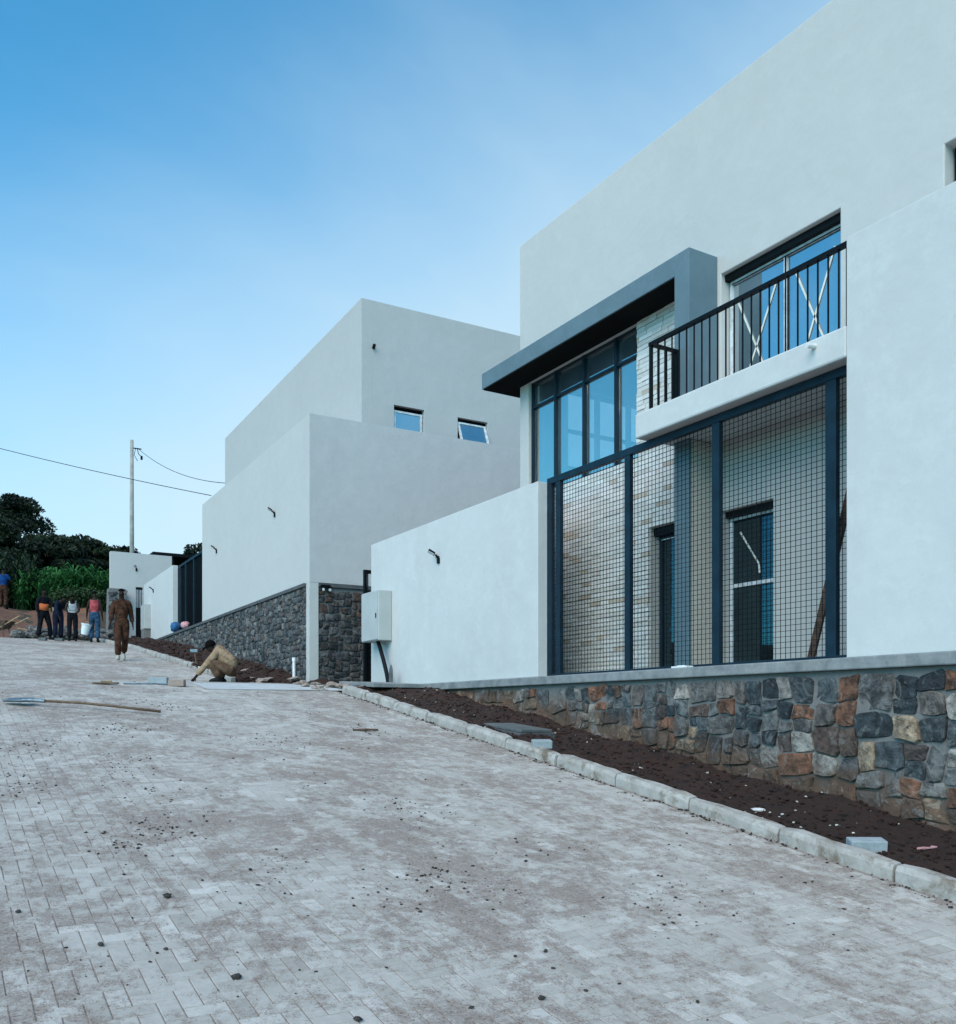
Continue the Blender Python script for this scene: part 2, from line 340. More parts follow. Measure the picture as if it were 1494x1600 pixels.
# road bed of sand and herringbone pavers
KX = 5.2; RL = -5.6; RY0, RY1 = -4.0, 38.0
def strip(name, mat, x0, x1, y0, y1, fz, nxs=2, step=.4):
    m_ = MB(); n = int((y1 - y0) / step); xx = [x0 + (x1 - x0) * i / (nxs - 1) for i in range(nxs)]
    vs_ = [(x, y0 + (y1 - y0) * j / n, fz(x, y0 + (y1 - y0) * j / n)) for j in range(n + 1) for x in xx]
    m_.add(vs_, [(j * nxs + i, j * nxs + i + 1, (j + 1) * nxs + i + 1, (j + 1) * nxs + i) for j in range(n) for i in range(nxs - 1)])
    return m_.build(name, mat, smooth=True)
struct(strip('road_bed', M['sand'], RL, KX, RY0, RY1, lambda x, y: h(y) - .0036, 2, .1))
rnd = random.Random(4)
pv = MB(); S = .079; g_ = .0022
def pave(x0, x1, y0, y1):
    if x0 < RL or x1 > KX or y0 < RY0 or y1 > RY1: return
    if x1 < .25 * (y0) * 0 - 1.2 and y0 < 30: pass
    cx, cy = (x0 + x1) / 2, (y0 + y1) / 2
    dz = rnd.uniform(-.0016, .0016); tx, ty = rnd.uniform(-.012, .012), rnd.uniform(-.012, .012)
    k = rnd.gauss(0, .032); k += .07 if rnd.random() < .10 else 0
    base = (.495 + k, .46 + k, .42 + k)
    e = g_ * .8 + rnd.uniform(0, .001); c_ = .0018
    T = []
    for (a, b, lo) in ((x0 + e, y0 + e, 1), (x1 - e, y0 + e, 1), (x1 - e, y1 - e, 1), (x0 + e, y1 - e, 1)):
        T.append((a, b, h(b) - .012))
    for (a, b) in ((x0 + e, y0 + e), (x1 - e, y0 + e), (x1 - e, y1 - e), (x0 + e, y1 - e)):
        T.append((a, b, h(b) - .004 + dz + (a - cx) * tx + (b - cy) * ty))
    for (a, b) in ((x0 + e + c_, y0 + e + c_), (x1 - e - c_, y0 + e + c_), (x1 - e - c_, y1 - e - c_), (x0 + e + c_, y1 - e - c_)):
        T.append((a, b, h(b) + dz + (a - cx) * tx + (b - cy) * ty))
    F = [(8, 9, 10, 11)] + [(i + 4, (i + 1) % 4 + 4, (i + 1) % 4 + 8, i + 8) for i in range(4)] + [(i, (i + 1) % 4, (i + 1) % 4 + 4, i + 4) for i in range(4)]
    pv.add(T, F, base)
for j in range(int((RY1 - RY0) / S) + 2):
    y = RY0 + j * S
    for i in range(-4, int((KX - RL) / S) + 4):
        ph = (i - j) % 4; x = RL + i * S
        if ph == 0: pave(x, x + 2 * S, y, y + S)          # lying along x
        elif ph == 3: pave(x, x + S, y, y + 2 * S)        # standing along y (herringbone step)
struct(pv.build('paved_road', M['paver']))
struct(strip('concrete_apron', M['apron'], 3.3, 5.75, 12.75, 13.95, lambda x, y: h(y) + .006 + .0025 * math.sin(x * 3), 6, .15))

# kerb runs: stones with joints, a worn rounded edge
def kerb(y0, y1, mb, L=.9, kx=KX):
    y = y0; r_ = random.Random(int(y0 * 10))
    while y < y1 - .2:
        l = min(L + r_.uniform(-.03, .03), y1 - y); dx, dz = r_.uniform(-.012, .012), r_.uniform(-.008, .008)
        n = 7; prof = [(0, -.14), (0.004, .07), (.022, .108), (.11, .112), (.125, .10), (.125, -.14)]
        V, F = [], []
        for i in range(n + 1):
            yy = y + .012 + (l - .022) * i / n; e = .010 if i in (0, n) else 0
            for (px, pz) in prof:
                V.append((kx + dx + px + (e if px < .05 else -e) + r_.uniform(-.004, .004), yy, h(yy) + dz + (pz - e + r_.uniform(-.006, .004) if pz > 0 else pz)))
        p = len(prof)
        for i in range(n):
            for k in range(p - 1): F.append((i * p + k, i * p + k + 1, (i + 1) * p + k + 1, (i + 1) * p + k))
        F += [tuple(range(p)), tuple(n * p + k for k in range(p))[::-1]]
        mb.add(V, F); y += l
kb = MB(); kerb(-3.6, 12.55, kb); kerb(18.3, 36.5, kb, .6); struct(kb.build('kerb', M['kerb']))
kb = MB(); kerb(-3.6, 37, kb, .9, RL - .13); struct(kb.build('kerb_far_side', M['kerb']))
# soil strips with clods
def soilz(x, y):
    r_ = .03 * math.sin(y * 2.7 + x * 3) + .02 * math.sin(y * 7.1 - x * 9) + .012 * math.sin(y * 17 + x * 23)
    return h(y) + .055 + r_ * .8 + .05 * sm(6.0, 6.6, x)
struct(strip('soil_strip', M['soil'], KX + .1, 6.62, -4, 12.9, soilz, 14, .1))
def soilz2(x, y):
    r_ = .03 * math.sin(y * 2.7 + x * 3) + .03 * math.sin(y * 5.1 - x * 9) + .02 * math.sin(y * 13 + x * 17)
    return h(y) + .06 + r_ - .10 * (1 - sm(17.5, 19, y)) + .10 * sm(5.9, 6.5, x)
struct(strip('soil_verge', M['soil'], KX + .1, 6.98, 12.9, 38.2, lambda x, y: (soilz2(x, y) if y > 16.5 else h(y) - .005 + .02 * math.sin(9 * x + 5 * y)), 12, .1))
struct(strip('soil_verge_opposite', M['earth'], -14, RL - .12, -6, 60, lambda x, y: h(y) + .05 + .04 * math.sin(x * 2 + y), 12, .5))
r_ = random.Random(9); cl = MB()
for k in range(5200):
    y = -2 + 14.7 * r_.random() ** 1.0; x = r_.uniform(KX + .14, 6.58); s_ = .006 + .02 * r_.random() ** 3
    cl.lump((x, y, soilz(x, y) + s_ * .3), s_, r_, None, (1, 1, .7))
for k in range(1800):
    y = r_.uniform(17.4, 37); x = r_.uniform(KX + .14, 6.5); s_ = .012 + .05 * r_.random() ** 3
    cl.lump((x, y, soilz2(x, y) + s_ * .2), s_, r_, None, (1, 1, .7))
struct(cl.build('soil_clods', M['soil']), 'stuff')
cl = MB()
for k in range(160):
    y = r_.uniform(0, 12.5); x = r_.uniform(KX + .14, 6.58); s_ = .005 + .012 * r_.random() ** 2
    cl.lump((x, y, soilz(x, y) + s_ * .6), s_, r_, None, (1, 1, .6))
struct(cl.build('stone_chips', M['chip']), 'stuff')
cl = MB()
cent = [(r_.uniform(.2, 5), r_.uniform(2.2, 12)) for _ in range(26)]
cent += [(c0[0] + i_ * .12 * a_, c0[1] + i_ * .10) for c0, a_ in [((r_.uniform(.3, 4.6), r_.uniform(2.2, 11)), r_.uniform(-1, 1)) for _ in range(16)] for i_ in range(6)]
for k in range(3600):
    if r_.random() < .8:
        c0 = r_.choice(cent); x, y = c0[0] + r_.gauss(0, .13), c0[1] + r_.gauss(0, .17)
    else: x, y = r_.uniform(-1, 5.15), 1.5 + 13 * r_.random()
    if not (-5 < x < 5.18): continue
    s_ = .0018 + .009 * r_.random() ** 5
    cl.lump((x, y, h(y) + s_ * .4), s_, r_, None, (1.2, .9, .6), .4)
for k in range(500):
    y = r_.uniform(2, 12.4); s_ = .004 + .010 * r_.random() ** 3; x = KX - abs(r_.gauss(0, .05)) - .01
    cl.lump((x, y, h(y) + s_ * .4), s_, r_, None, (1.2, .9, .6), .4)
for (x, y, s_) in [(1.05, 3.6, .022), (1.35, 3.1, .017), (2.1, 3.0, .016), (2.4, 3.4, .012), (.62, 4.1, .015), (1.0, 4.6, .018), (.35, 4.6, .013), (1.5, 4.9, .012), (3.1, 4.6, .013), (2.5, 2.3, .014)]:
    cl.lump((x, y, h(y) + s_ * .5), s_, r_, None, (1.2, .9, .7), .35)
struct(cl.build('pebbles', M['pebble']), 'stuff')

# ------------------------------------------------------------ rubble stonework
PAL = [(.045, .06, .07), (.035, .045, .055), (.09, .105, .115), (.14, .15, .155), (.12, .14, .15), (.19, .19, .185), (.42, .38, .34), (.30, .28, .26), (.38, .28, .19), (.33, .14, .08), (.22, .10, .06), (.13, .085, .068), (.10, .075, .068), (.19, .16, .145), (.16, .15, .145)]
PALG = [(.05, .057, .065), (.075, .085, .095), (.10, .11, .12), (.13, .135, .14), (.17, .17, .17), (.11, .09, .085), (.22, .22, .215), (.14, .12, .11)]
def rects(u0, u1, z0, z1, rnd, big, out):
    w_, hh = u1 - u0, z1 - z0
    if (w_ < big * rnd.uniform(.8, 1.5) and hh < big * rnd.uniform(.75, 1.3)) and not (w_ > 2.1 * hh or hh > 2.1 * w_): out.append((u0, u1, z0, z1)); return
    t = rnd.uniform(.36, .64)
    if w_ > hh * rnd.uniform(.8, 1.2): rects(u0, u0 + w_ * t, z0, z1, rnd, big, out); rects(u0 + w_ * t, u1, z0, z1, rnd, big, out)
    else: rects(u0, u1, z0, z0 + hh * t, rnd, big, out); rects(u0, u1, z0 + hh * t, z1, rnd, big, out)
def stonework(u0, u1, z0, z1, low, P, pal, seed, big=.22, dark=1.0, hs=1.0):
    """low(u) = lowest z to bother with; P(u, z, out) -> point"""
    rnd = random.Random(seed); out = []; mb = MB()
    u = u0
    while u < u1 - .01:
        ue = min(u + 1.6, u1); 
        if u1 - ue < .4: ue = u1
        rects(u, ue, z0, z1, rnd, big * rnd.uniform(.85, 1.25), out); u = ue
    for (a, b, c, d) in out:
        if d < low((a + b) / 2) - .05: continue
        cu, cz = (a + b) / 2 + rnd.uniform(-.008, .008), (c + d) / 2 + rnd.uniform(-.008, .008)
        mg = rnd.uniform(.003, .010); hu, hz = (b - a) / 2 - mg, (d - c) / 2 - mg
        if hu < .015 or hz < .015: continue
        dep = rnd.uniform(.010, .040); ring = []
        cs = [(-1, -1), (1, -1), (1, 1), (-1, 1)]; cut = [rnd.choice((.08, .13, .2, .34)) for _ in cs]; j = lambda q=.045: rnd.uniform(-q, q)
        cj = [(px + j(.11), pz + j(.11)) for px, pz in cs]
        for k in range(4):
            A, B, C = cj[k - 1], cj[k], cj[(k + 1) % 4]; t = cut[k]
            ring += [(B[0] + (A[0] - B[0]) * t * .5, B[1] + (A[1] - B[1]) * t * .5), (B[0] + (C[0] - B[0]) * t * .5, B[1] + (C[1] - B[1]) * t * .5), ((B[0] + C[0]) / 2 + j(), (B[1] + C[1]) / 2 + j())]
        n = 12
        W0 = lambda U, Z: (U + .016 * math.sin(Z * 9.1 + U * 2.3 + seed) + .011 * math.sin(Z * 23 - U * 11), Z + .013 * math.sin(U * 7.7 - Z * 3.1 + seed) + .010 * math.sin(U * 19 + Z * 13))
        V = []; tu, tz = rnd.uniform(-.14, .14), rnd.uniform(-.14, .14)
        for (sc, o_) in ((1.0, -.01), (.985, dep * .5), (.93, dep), (.5, dep * 1.1)):
            for (p, q) in ring:
                j = rnd.uniform(-.004, .004)
                V.append(P(*W0(cu + p * hu * sc, cz + q * hz * sc), o_ + (0 if sc == 1 else p * tu * hu + q * tz * hz + j)))
        V.append(P(*W0(cu, cz), dep * 1.12 + rnd.uniform(-.004, .004)))
        F = [(l * n + k, l * n + (k + 1) % n, (l + 1) * n + (k + 1) % n, (l + 1) * n + k) for l in range(3) for k in range(n)]
        F += [(3 * n + k, 3 * n + (k + 1) % n, 4 * n) for k in range(n)]
        cc = rnd.choice(pal); f = rnd.uniform(.8, 1.2) * dark; mb.add(V, F, tuple(min(.6, x * f) for x in cc))
    return mb

# ------------------------------------------------------------ retaining wall 1, terrace, boundary wall
W = 6.6
rw = thing('retaining_wall', 'long rubble stone wall with orange and dark stones and grey coping below the nearest house', 'stone wall', (W, 4, -.9))
I = Matrix.Translation((-W, -4, .9))
def P1(u, z, o): return (W - o, u, z)
stonework(-3.9, 14.35, -2.4, .335, lambda u: h(u) - .05, P1, PAL, 3, .232).build('stonework', M['stone'], rw, M4=I)
b_ = MB(); b_.box(W, W + .3, -4, 14.4, -3, .372); b_.build('mortar', M['mortar'], rw, M4=I)
b_ = MB(); b_.box(W - .07, W + .36, -4, 13.75, .374, .478); b_.build('coping', M['coping'], rw, .012, M4=I)
tr = MB(); tr.box(W + .362, 17.0, -4, 15.6, -2, .455); struct(tr.build('terrace', M['coping']))
bw = thing('boundary_wall', 'white plastered garden wall between the mesh screen and the grey meter cabinet', 'wall', (W, 12, .48)); I = Matrix.Translation((-W, -12, -.48))
b_ = MB(); wall(b_, 'x', W, W + .17, 9.52, 14.59, .48, 2.95); b_.build('wall_panel', M['plaster_b'], bw, .008, M4=I)
b_ = MB(); b_.box(W + .0, W + .17, 13.78, 14.58, -.2, .478); b_.build('footing', M['plaster_b'], bw, M4=I)

# ------------------------------------------------------------ house 1
MX = 7.5
h1 = thing('house', 'nearest white two storey house with a grey canopy frame and iron railed balcony', 'house', (8, 5, .46)); I1 = Matrix.Translation((-8, -5, -.46))
def p1(mb, name, mat, parent=None, bevel=0, **k): return mb.build(name, mat, parent or h1, bevel, M4=I1, **k)
b_ = MB(); wall(b_, 'x', MX, MX + .25, -4.6, 11.28, .3, 6.92, [(8.66, 11.06, 3.17, 4.835), (5.74, 7.28, 3.272, 4.86), (6.556, 7.27, .5, 2.24), (7.62, 8.43, .47, 2.26), (3.3, 4.69, 4.05, 4.91)])
p1(b_, 'front_wall', M['plaster'], bevel=.01)
b_ = MB(); wall(b_, 'y', 11.03, 11.28, MX + .251, 16, .3, 6.92, [(8.2, 10.7, 3.2, 4.9)]); b_.box(16, 16.25, -4.6, 11.28, .3, 6.92); b_.box(MX + .251, 15.999, -4.6, -4.35, .3, 6.92)
p1(b_, 'side_wall', M['plaster'], bevel=.01)
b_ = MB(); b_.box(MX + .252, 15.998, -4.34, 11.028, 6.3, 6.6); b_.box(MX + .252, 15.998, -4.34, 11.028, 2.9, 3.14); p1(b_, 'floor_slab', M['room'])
b_ = MB(); b_.box(11.2, 11.3, -4.34, 11.028, 3.15, 6.29); b_.box(7.76, 11.19, 8.3, 8.4, 3.15, 6.29); b_.box(10.2, 10.3, -4.34, 11.02, .46, 2.89); p1(b_, 'darkening_partition', M['room'])  # partitions added to keep the rooms behind the glass dark
b_ = MB(); b_.box(W, MX - .001, -4.6, 4.99, .479, 4.0); p1(b_, 'front_block', M['plaster_b'], bevel=.005)
# curtain wall glazing
gx = MX + .10
win = MB(); ms = [11.055, 10.48, 9.83, 9.16, 8.68]
for y in ms: win.box(gx - .045, gx + .05, y - .022, y + .022, 3.172, 4.832)
for a, b2 in zip(ms[1:], ms):
    for z in (3.19, 4.815): win.box(gx - .035, gx + .04, a + .023, b2 - .023, z - .018, z + .018)
    win.box(gx - .035, gx + .04, a + .023, b2 - .023, 4.46, 4.492)
fr = p1(win, 'corner_glazing', M['steel'])
for a, b2 in zip(ms[1:], ms):
    for z0, z1 in ((3.21, 4.458), (4.494, 4.796)):
        p_ = MB(); p_.box(gx, gx + .008, a + .024, b2 - .024, z0, z1); p1(p_, 'pane', M['glass'], fr)
win = MB()
for x in (8.22, 8.83, 9.45, 10.07, 10.68): win.box(x - .025, x + .025, 11.1, 11.18, 3.202, 4.898)
for a, b2 in zip((8.22, 8.83, 9.45, 10.07), (8.83, 9.45, 10.07, 10.68)):
    for z in (3.23, 3.72, 4.28, 4.87): win.box(a + .026, b2 - .026, 11.105, 11.175, z - .022, z + .022)
p1(win, 'side_window', M['steel'])
# cladding: thin split courses
cb = MB(); rc = random.Random(12)
CP = [(.64, .63, .60)] * 9 + [(.69, .68, .66)] * 6 + [(.60, .58, .54)] * 4 + [(.50, .43, .35)]
def course(y0, y1, z0, z1, cut=None):
    z = z0
    while z < z1 - .02:
        zh = min(.056, z1 - z); y = y0 - rc.uniform(0, .25)
        while y < y1:
            l = rc.uniform(.14, .34); a, b2 = max(y, y0), min(y + l, y1)
            if b2 - a > .02:
                spans = [(a, b2)]
                if cut and z + zh > cut[2] and z < cut[3]:
                    spans = [(p, q) for p, q in ((a, min(b2, cut[0])), (max(a, cut[1]), b2)) if q - p > .02]
                for p, q in spans:
                    cc = rc.choice(CP); f = rc.uniform(.9, 1.08)
                    cb.box(MX - rc.uniform(.018, .03), MX - .002, p + .003, q - .003, z + .003, z + zh - .003, None, tuple(x * f for x in cc))
            y += l
        z += zh
course(7.56, 11.25, .47, 3.165, (7.62, 8.43, .4, 2.262)); course(7.56, 8.655, 3.28, 4.83)
p1(cb, 'stone_cladding', M['clad'])
# portal frame in blue-grey
b_ = MB(); b_.prism([(7.33, 3.1), (7.556, 3.1), (7.556, 4.84), (11.66, 4.84), (11.66, 5.07), (7.33, 5.07)], 7.07, 7.498, 'x'); b_.box(7.4985, 7.75, 11.283, 11.659, 4.841, 5.069); cn = p1(b_, 'canopy', M['grey'], bevel=.006)
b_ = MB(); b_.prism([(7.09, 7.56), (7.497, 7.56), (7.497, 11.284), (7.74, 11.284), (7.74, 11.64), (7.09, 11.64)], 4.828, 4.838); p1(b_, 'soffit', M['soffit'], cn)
b_ = MB(); b_.box(7.07, 7.11, 7.33, 7.556, .46, 3.099); p1(b_, 'canopy_leg', M['grey'], bevel=.006)
b_ = MB(); b_.box(7.112, 7.468, 7.332, 7.554, .46, 2.99); p1(b_, 'leg_cladding', M['plaster_c'])
# balcony
b_ = MB(); b_.box(W, MX - .002, 4.992, 7.67, 3.0, 3.27); bal = p1(b_, 'balcony', M['plaster_b'], bevel=.02)
rl = MB(); zt = 4.01
rl.box(W + .06, W + .105, 5.0, 7.52, zt - .038, zt)
rl.box(W + .106, 7.069, 7.482, 7.515, zt - .04, zt - .004)
n = 23
for i in range(n + 1):
    y = 5.02 + (7.50 - 5.02) * i / n; t = .016 if i in (0, n) else .0060
    if i == 0: t = .022
    rl.box(W + .082 - t, W + .082 + t, y - t, y + t, 3.268, zt - .0385)
for x in (6.79, 6.9, 7.0): rl.box(x - .0075, x + .0075, 7.49, 7.505, 3.268, zt - .041)
rl.box(7.03, 7.066, 7.47, 7.52, 3.268, zt - .041)
p1(rl, 'railing', M['black'], bal)
sp = MB(); sp.tube([(W + .02, 5.31, 3.2), (W - .10, 5.31, 3.185)], .022, 10); sp.tube([(W - .095, 5.31, 3.186), (W - .101, 5.31, 3.185)], .016, 8); p1(sp, 'drain_spout', M['pvc'], bal)
# framed openings helper: frame in plane X=x
def framed(name, x, y0, y1, z0, z1, t, mat, glassm, mull=(), trans=(), parent=None, tape=(), build=p1, dark=None):
    f = MB(); f.box(x, x + .06, y0, y0 + t, z0, z1); f.box(x, x + .06, y1 - t, y1, z0, z1); f.box(x, x + .06, y0 + t, y1 - t, z0, z0 + t); f.box(x, x + .06, y0 + t, y1 - t, z1 - t, z1)
    for m_ in mull: f.box(x - .004, x + .055, m_ - t * .45, m_ + t * .45, z0 + t, z1 - t)
    for m_ in trans: f.box(x - .003, x + .05, y0 + t, y1 - t, m_ - t * .6, m_ + t * .6)
    o = build(f, name, mat, parent)
    yy = [y0 + t] + list(mull) + [y1 - t]; zz = [z0 + t] + list(trans) + [z1 - t]
    for a, b2 in zip(yy, yy[1:]):
        for c_, d in zip(zz, zz[1:]):
            p_ = MB(); p_.box(x + .02, x + .028, a, b2, c_, d); build(p_, 'pane', glassm, o)
    if dark:
        d_ = MB(); d_.box(x - .006, x - .001, y0 + t * .8, y0 + t * 1.15, z0, z1 - t); d_.box(x - .006, x - .001, y0 + t, y1 - t, z1 - t * 1.2, z1 - t * .85)
        for m_ in mull: d_.box(x - .012, x - .005, m_ - t * .55, m_ - t * .1, z0 + t, z1 - t)
        build(d_, 'gasket', dark, o)
    for k, (ya, za, yb, zb) in enumerate(tape):
        d_ = Vector((0, yb - ya, zb - za)); nrm = Vector((0, -d_.z, d_.y)).normalized() * .011
        A, B = Vector((x + .012, ya, za)), Vector((x + .012, yb, zb)); t_ = MB(); ex = Vector((-.003, 0, 0))
        q = [A - nrm, A + nrm, B + nrm * .9, B - nrm * .9]; t_.add(q + [p + ex for p in q], [(0, 1, 2, 3), (7, 6, 5, 4), (0, 4, 5, 1), (1, 5, 6, 2), (2, 6, 7, 3), (3, 7, 4, 0)])
        build(t_, 'tape_strip', M['tape'], o)
    return o
framed('sliding_door', MX + .12, 5.76, 7.26, 3.274, 4.785, .035, M['alu'], M['glass_mid'], (6.5,), (), None, [(7.16, 4.55, 6.6, 3.3), (6.62, 4.55, 7.2, 3.3), (6.38, 4.55, 5.86, 3.35), (5.9, 4.6, 6.42, 3.3)], dark=M['black'])
framed('ground_window', MX + .12, 6.566, 7.262, .505, 2.165, .035, M['alu'], M['glass_dark'], (), (1.42,), None, [(7.12, 2.0, 6.86, 1.62), (6.86, 1.62, 6.85, 1.52)], dark=M['black'])
framed('glass_door', MX + .14, 7.63, 8.42, .47, 2.16, .04, M['steel'], M['glass_dark'], (), (), None, [(8.1, 1.8, 7.9, 1.4)], dark=M['alu'])
framed('upper_window', MX + .12, 3.31, 4.67, 4.06, 4.9, .04, M['black'], M['glass_dark'], (3.98,))
for q in ((MX + .06, MX + .2, 5.742, 7.278, 4.787, 4.858), (MX + .06, MX + .2, 6.558, 7.268, 2.167, 2.238), (MX + .05, MX + .2, 7.622, 8.428, 2.162, 2.258)): p1(MB().box(*q), 'recess_shade_box', M['black'])  # black boxes stand in for the shade at the head of each recess

# ------------------------------------------------------------ mesh screen (things made once as a builder)
def mesh_panel(F, y0, y1, z0, z1, cell=.052, r=.0022):
    m_ = MB(); n = int((y1 - y0) / (cell * 1.15))
    for i in range(1, n + 1):
        y = y0 + (y1 - y0) * i / (n + 1); m_.box(F - r, F + r, y - r, y + r, z0, z1)
    n = int((z1 - z0) / cell)
    for i in range(1, n + 1):
        z = z0 + (z1 - z0) * i / (n + 1); m_.box(F + r, F + 3 * r, y0, y1, z - r, z + r)
    return m_
Fm = 6.77
ms_ = thing('mesh_screen', 'navy steel framed wire mesh screen standing on the coping under the balcony', 'security screen', (Fm, 7, .48)); I = Matrix.Translation((-Fm, -7, -.48))
f = MB(); ps = [9.475, 9.29, 7.97, 6.62, 5.26, 5.03]; wd = [.05, .045, .045, .05, .055, .03]
for y, t in zip(ps, wd): f.box(Fm - .028, Fm + .028, y - t, y + t, .482, 2.915)
f.box(Fm - .032, Fm + .032, 4.995, 9.515, 2.916, 2.994)
for (a, ta), (b2, tb) in zip(list(zip(ps, wd))[1:], list(zip(ps, wd))): f.box(Fm - .03, Fm + .03, a + ta, b2 - tb, .482, .515)
f.build('frame', M['steel'], ms_, .003, M4=I)
for (a, ta), (b2, tb) in zip(list(zip(ps, wd))[1:], list(zip(ps, wd))): mesh_panel(Fm, a + ta - .005, b2 - tb + .005, .516, 2.915).build('wire_mesh', M['black'], ms_, M4=I)
pb = MB(); pb.prism([(-.035, 0), (.035, 0), (.035, .03), (-.035, .03)], 0, 2.05, 'z'); o = pb.build('plank', M['rust'], None, .003)
o.location = (6.93, 5.62, .46); o.rotation_euler = (R(13), 0, R(90)); o.rotation_euler = Vector((0.0, -.46, 1.6)).to_track_quat('Z', 'X').to_euler()
tag(o, 'dark plank leaning behind the right end of the wire mesh screen', 'plank')
ww = MB(); ww.box(-.04, .05, -.12, .11, 0, .018); ww.box(.01, .04, -.02, .08, .018, .028); o = ww.build('paper_scrap', M['pvc'], None, .004); o.location = (6.6, 6.95, .479); tag(o, 'white scrap lying on the grey coping below the mesh screen', 'paper')

# ------------------------------------------------------------ wall lamps
def lamp(name, label, M4, grp='small spotlights on the white walls'):
    e = thing(name, label, 'wall lamp', (0, 0, 0), 0, grp); e.matrix_world = M4
    b = MB(); b.box(-.03, 0, -.032, .032, -.085, .0); b.tube([(-.03, 0, -.0), (-.03, 0, .03)], .028, 10); b.build('mount', M['black'], e, .008)
    a = MB(); a.tube([(-.02, 0, .01), (-.055, .02, .05)], .016, 8); a.build('arm', M['black'], e)
    hd = MB(); T = Matrix.Translation((-.10, .055, .085)) @ Matrix.Rotation(R(35), 4, 'Y') @ Matrix.Rotation(R(-25), 4, 'Z')
    hd.box(-.055, .055, -.045, .045, -.016, .016, T); hd.build('lamp_head', M['black'], e, .006)
    ln = MB(); ln.box(-.048, .048, -.038, .038, -.020, -.0165, T); ln.build('lens', M['pvc'], e)
    return e
lamp('wall_lamp', 'black spotlight on the white garden wall right of the meter cabinet', Matrix.Translation((W, 12.12, 2.36)))

# meter cabinet
mc = thing('meter_cabinet', 'large pale grey meter cabinet with black cable on the end of the white garden wall', 'cabinet', (W, 14, 1.2)); I = Matrix.Translation((-W, -14, -1.2))
b_ = MB(); b_.box(6.352, 6.598, 13.75, 14.42, 1.23, 2.06); b_.build('housing', M['cabinet'], mc, .012, M4=I)
b_ = MB(); b_.box(6.338, 6.351, 13.765, 14.405, 1.245, 2.045); b_.build('cabinet_door', M['cabinet'], mc, .004, M4=I)
b_ = MB(); b_.box(6.33, 6.337, 13.80, 13.83, 1.6, 1.68); b_.build('latch', M['black'], mc, M4=I)
b_ = MB(); b_.tube([(6.45, 13.85 + .25 * math.cos(t) - .12 * k, 1.24 - .82 * k) if 0 else (6.47 - .02 * math.sin(k * 3), 14.02 - .42 * math.sin(k * 1.57), 1.235 - .80 * k) for k, t in [(i / 12, 0) for i in range(13)]], .034, 10); b_.build('cable_duct', M['black'], mc, M4=I, smooth=True)
st = MB(); st.prism([(-.05, 0), (.05, 0), (.055, .33), (.03, .40), (-.01, .46), (-.05, .38)], -.012, .012, 'x'); o = st.build('stake', M['slab'], None, .003); o.location = (6.42, 13.42, .35); tag(o, 'dark pointed stake beside the black cable duct under the cabinet', 'stake')
# side gate between the plots
gt = thing('side_gate', 'narrow black metal gate between the garden wall and the next stone wall', 'gate', (W, 14.9, .5)); I = Matrix.Translation((-W, -14.9, -.5))
b_ = MB(); b_.box(6.6, 6.65, 14.87, 14.93, .45, 2.56); b_.box(7.75, 7.8, 14.87, 14.93, .45, 2.56); b_.box(6.651, 7.749, 14.87, 14.93, 2.5, 2.56); b_.box(6.651, 7.749, 14.87, 14.93, 2.13, 2.18); b_.build('gate_frame', M['black'], gt, M4=I)
b_ = MB(); b_.box(6.651, 7.749, 14.89, 14.91, .47, 2.129); b_.build('sheet', M['black'], gt, M4=I)
b_ = MB()
for i in range(14): b_.box(6.67 + .078 * i, 6.685 + .078 * i, 14.89, 14.91, 2.181, 2.499)
b_.build('grille', M['steel'], gt, M4=I)

# ------------------------------------------------------------ plot 2, turned slightly
A2 = R(-1.35); T2 = Matrix.Translation((6.6, 17.58, 0)) @ Matrix.Rotation(A2, 4, 'Z')
def t2(name, label, cat, x, y, z, group=None):
    e = thing(name, label, cat, T2 @ Vector((x, y, z)), A2, group); return e, Matrix.Translation((-x, -y, -z))
e, I = t2('retaining_wall', 'grey rubble stone wall behind the crouching worker under the second white house', 'stone wall', 0, 5, 1)
low2 = lambda u: h(17.6 + u) - .1
stonework(.20, 15.9, .3, 2.60, low2, lambda u, z, o: (0 - o, u, z), PALG, 8, .20).build('stonework', M['stone_b'], e, M4=I, smooth=True)
b_ = MB(); b_.box(0, .3, .2, 16.2, -.4, 2.60); b_.box(.19, 5.2, .05, .199, -.2, 2.60); b_.build('mortar', M['mortar_b'], e, M4=I)
b_ = MB(); b_.box(-.06, .3, .2, 17.0, 2.602, 2.68); b_.build('coping', M['coping_b'], e, .01, M4=I)
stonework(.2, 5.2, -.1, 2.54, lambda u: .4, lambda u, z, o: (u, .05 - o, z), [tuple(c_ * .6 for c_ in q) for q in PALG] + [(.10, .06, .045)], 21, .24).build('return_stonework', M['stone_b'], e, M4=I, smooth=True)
b_ = MB(); b_.box(.192, 5.2, .0, .198, 2.602, 2.68); b_.build('return_coping', M['coping_b'], e, .006, M4=I)
b_ = MB(); b_.box(0.31, 14, .35, 21, 0, 2.64); o = b_.build('terrace_upper', M['coping'], None); o.matrix_world = T2; struct(o)
h2, I2 = t2('house', 'second white house with a tall blank block and two small dark windows', 'house', 4, 6, 2.6)
def p2(mb, name, mat, parent=None, bevel=0, **k): return mb.build(name, mat, parent or h2, bevel, M4=I2, **k)
b_ = MB()
b_.box(0, 1.498, .201, 9.27, 2.682, 6.08); b_.box(0, .189, 0, .199, .3, 2.681); b_.box(0, 5.2, 0, .2, 2.682, 6.08)
p2(b_, 'front_block', M['plaster'], bevel=0)
b_ = MB(); b_.box(.004, 5.198, -.004, -.001, 2.683, 6.078); p2(b_, 'side_render', M['plaster_d'])
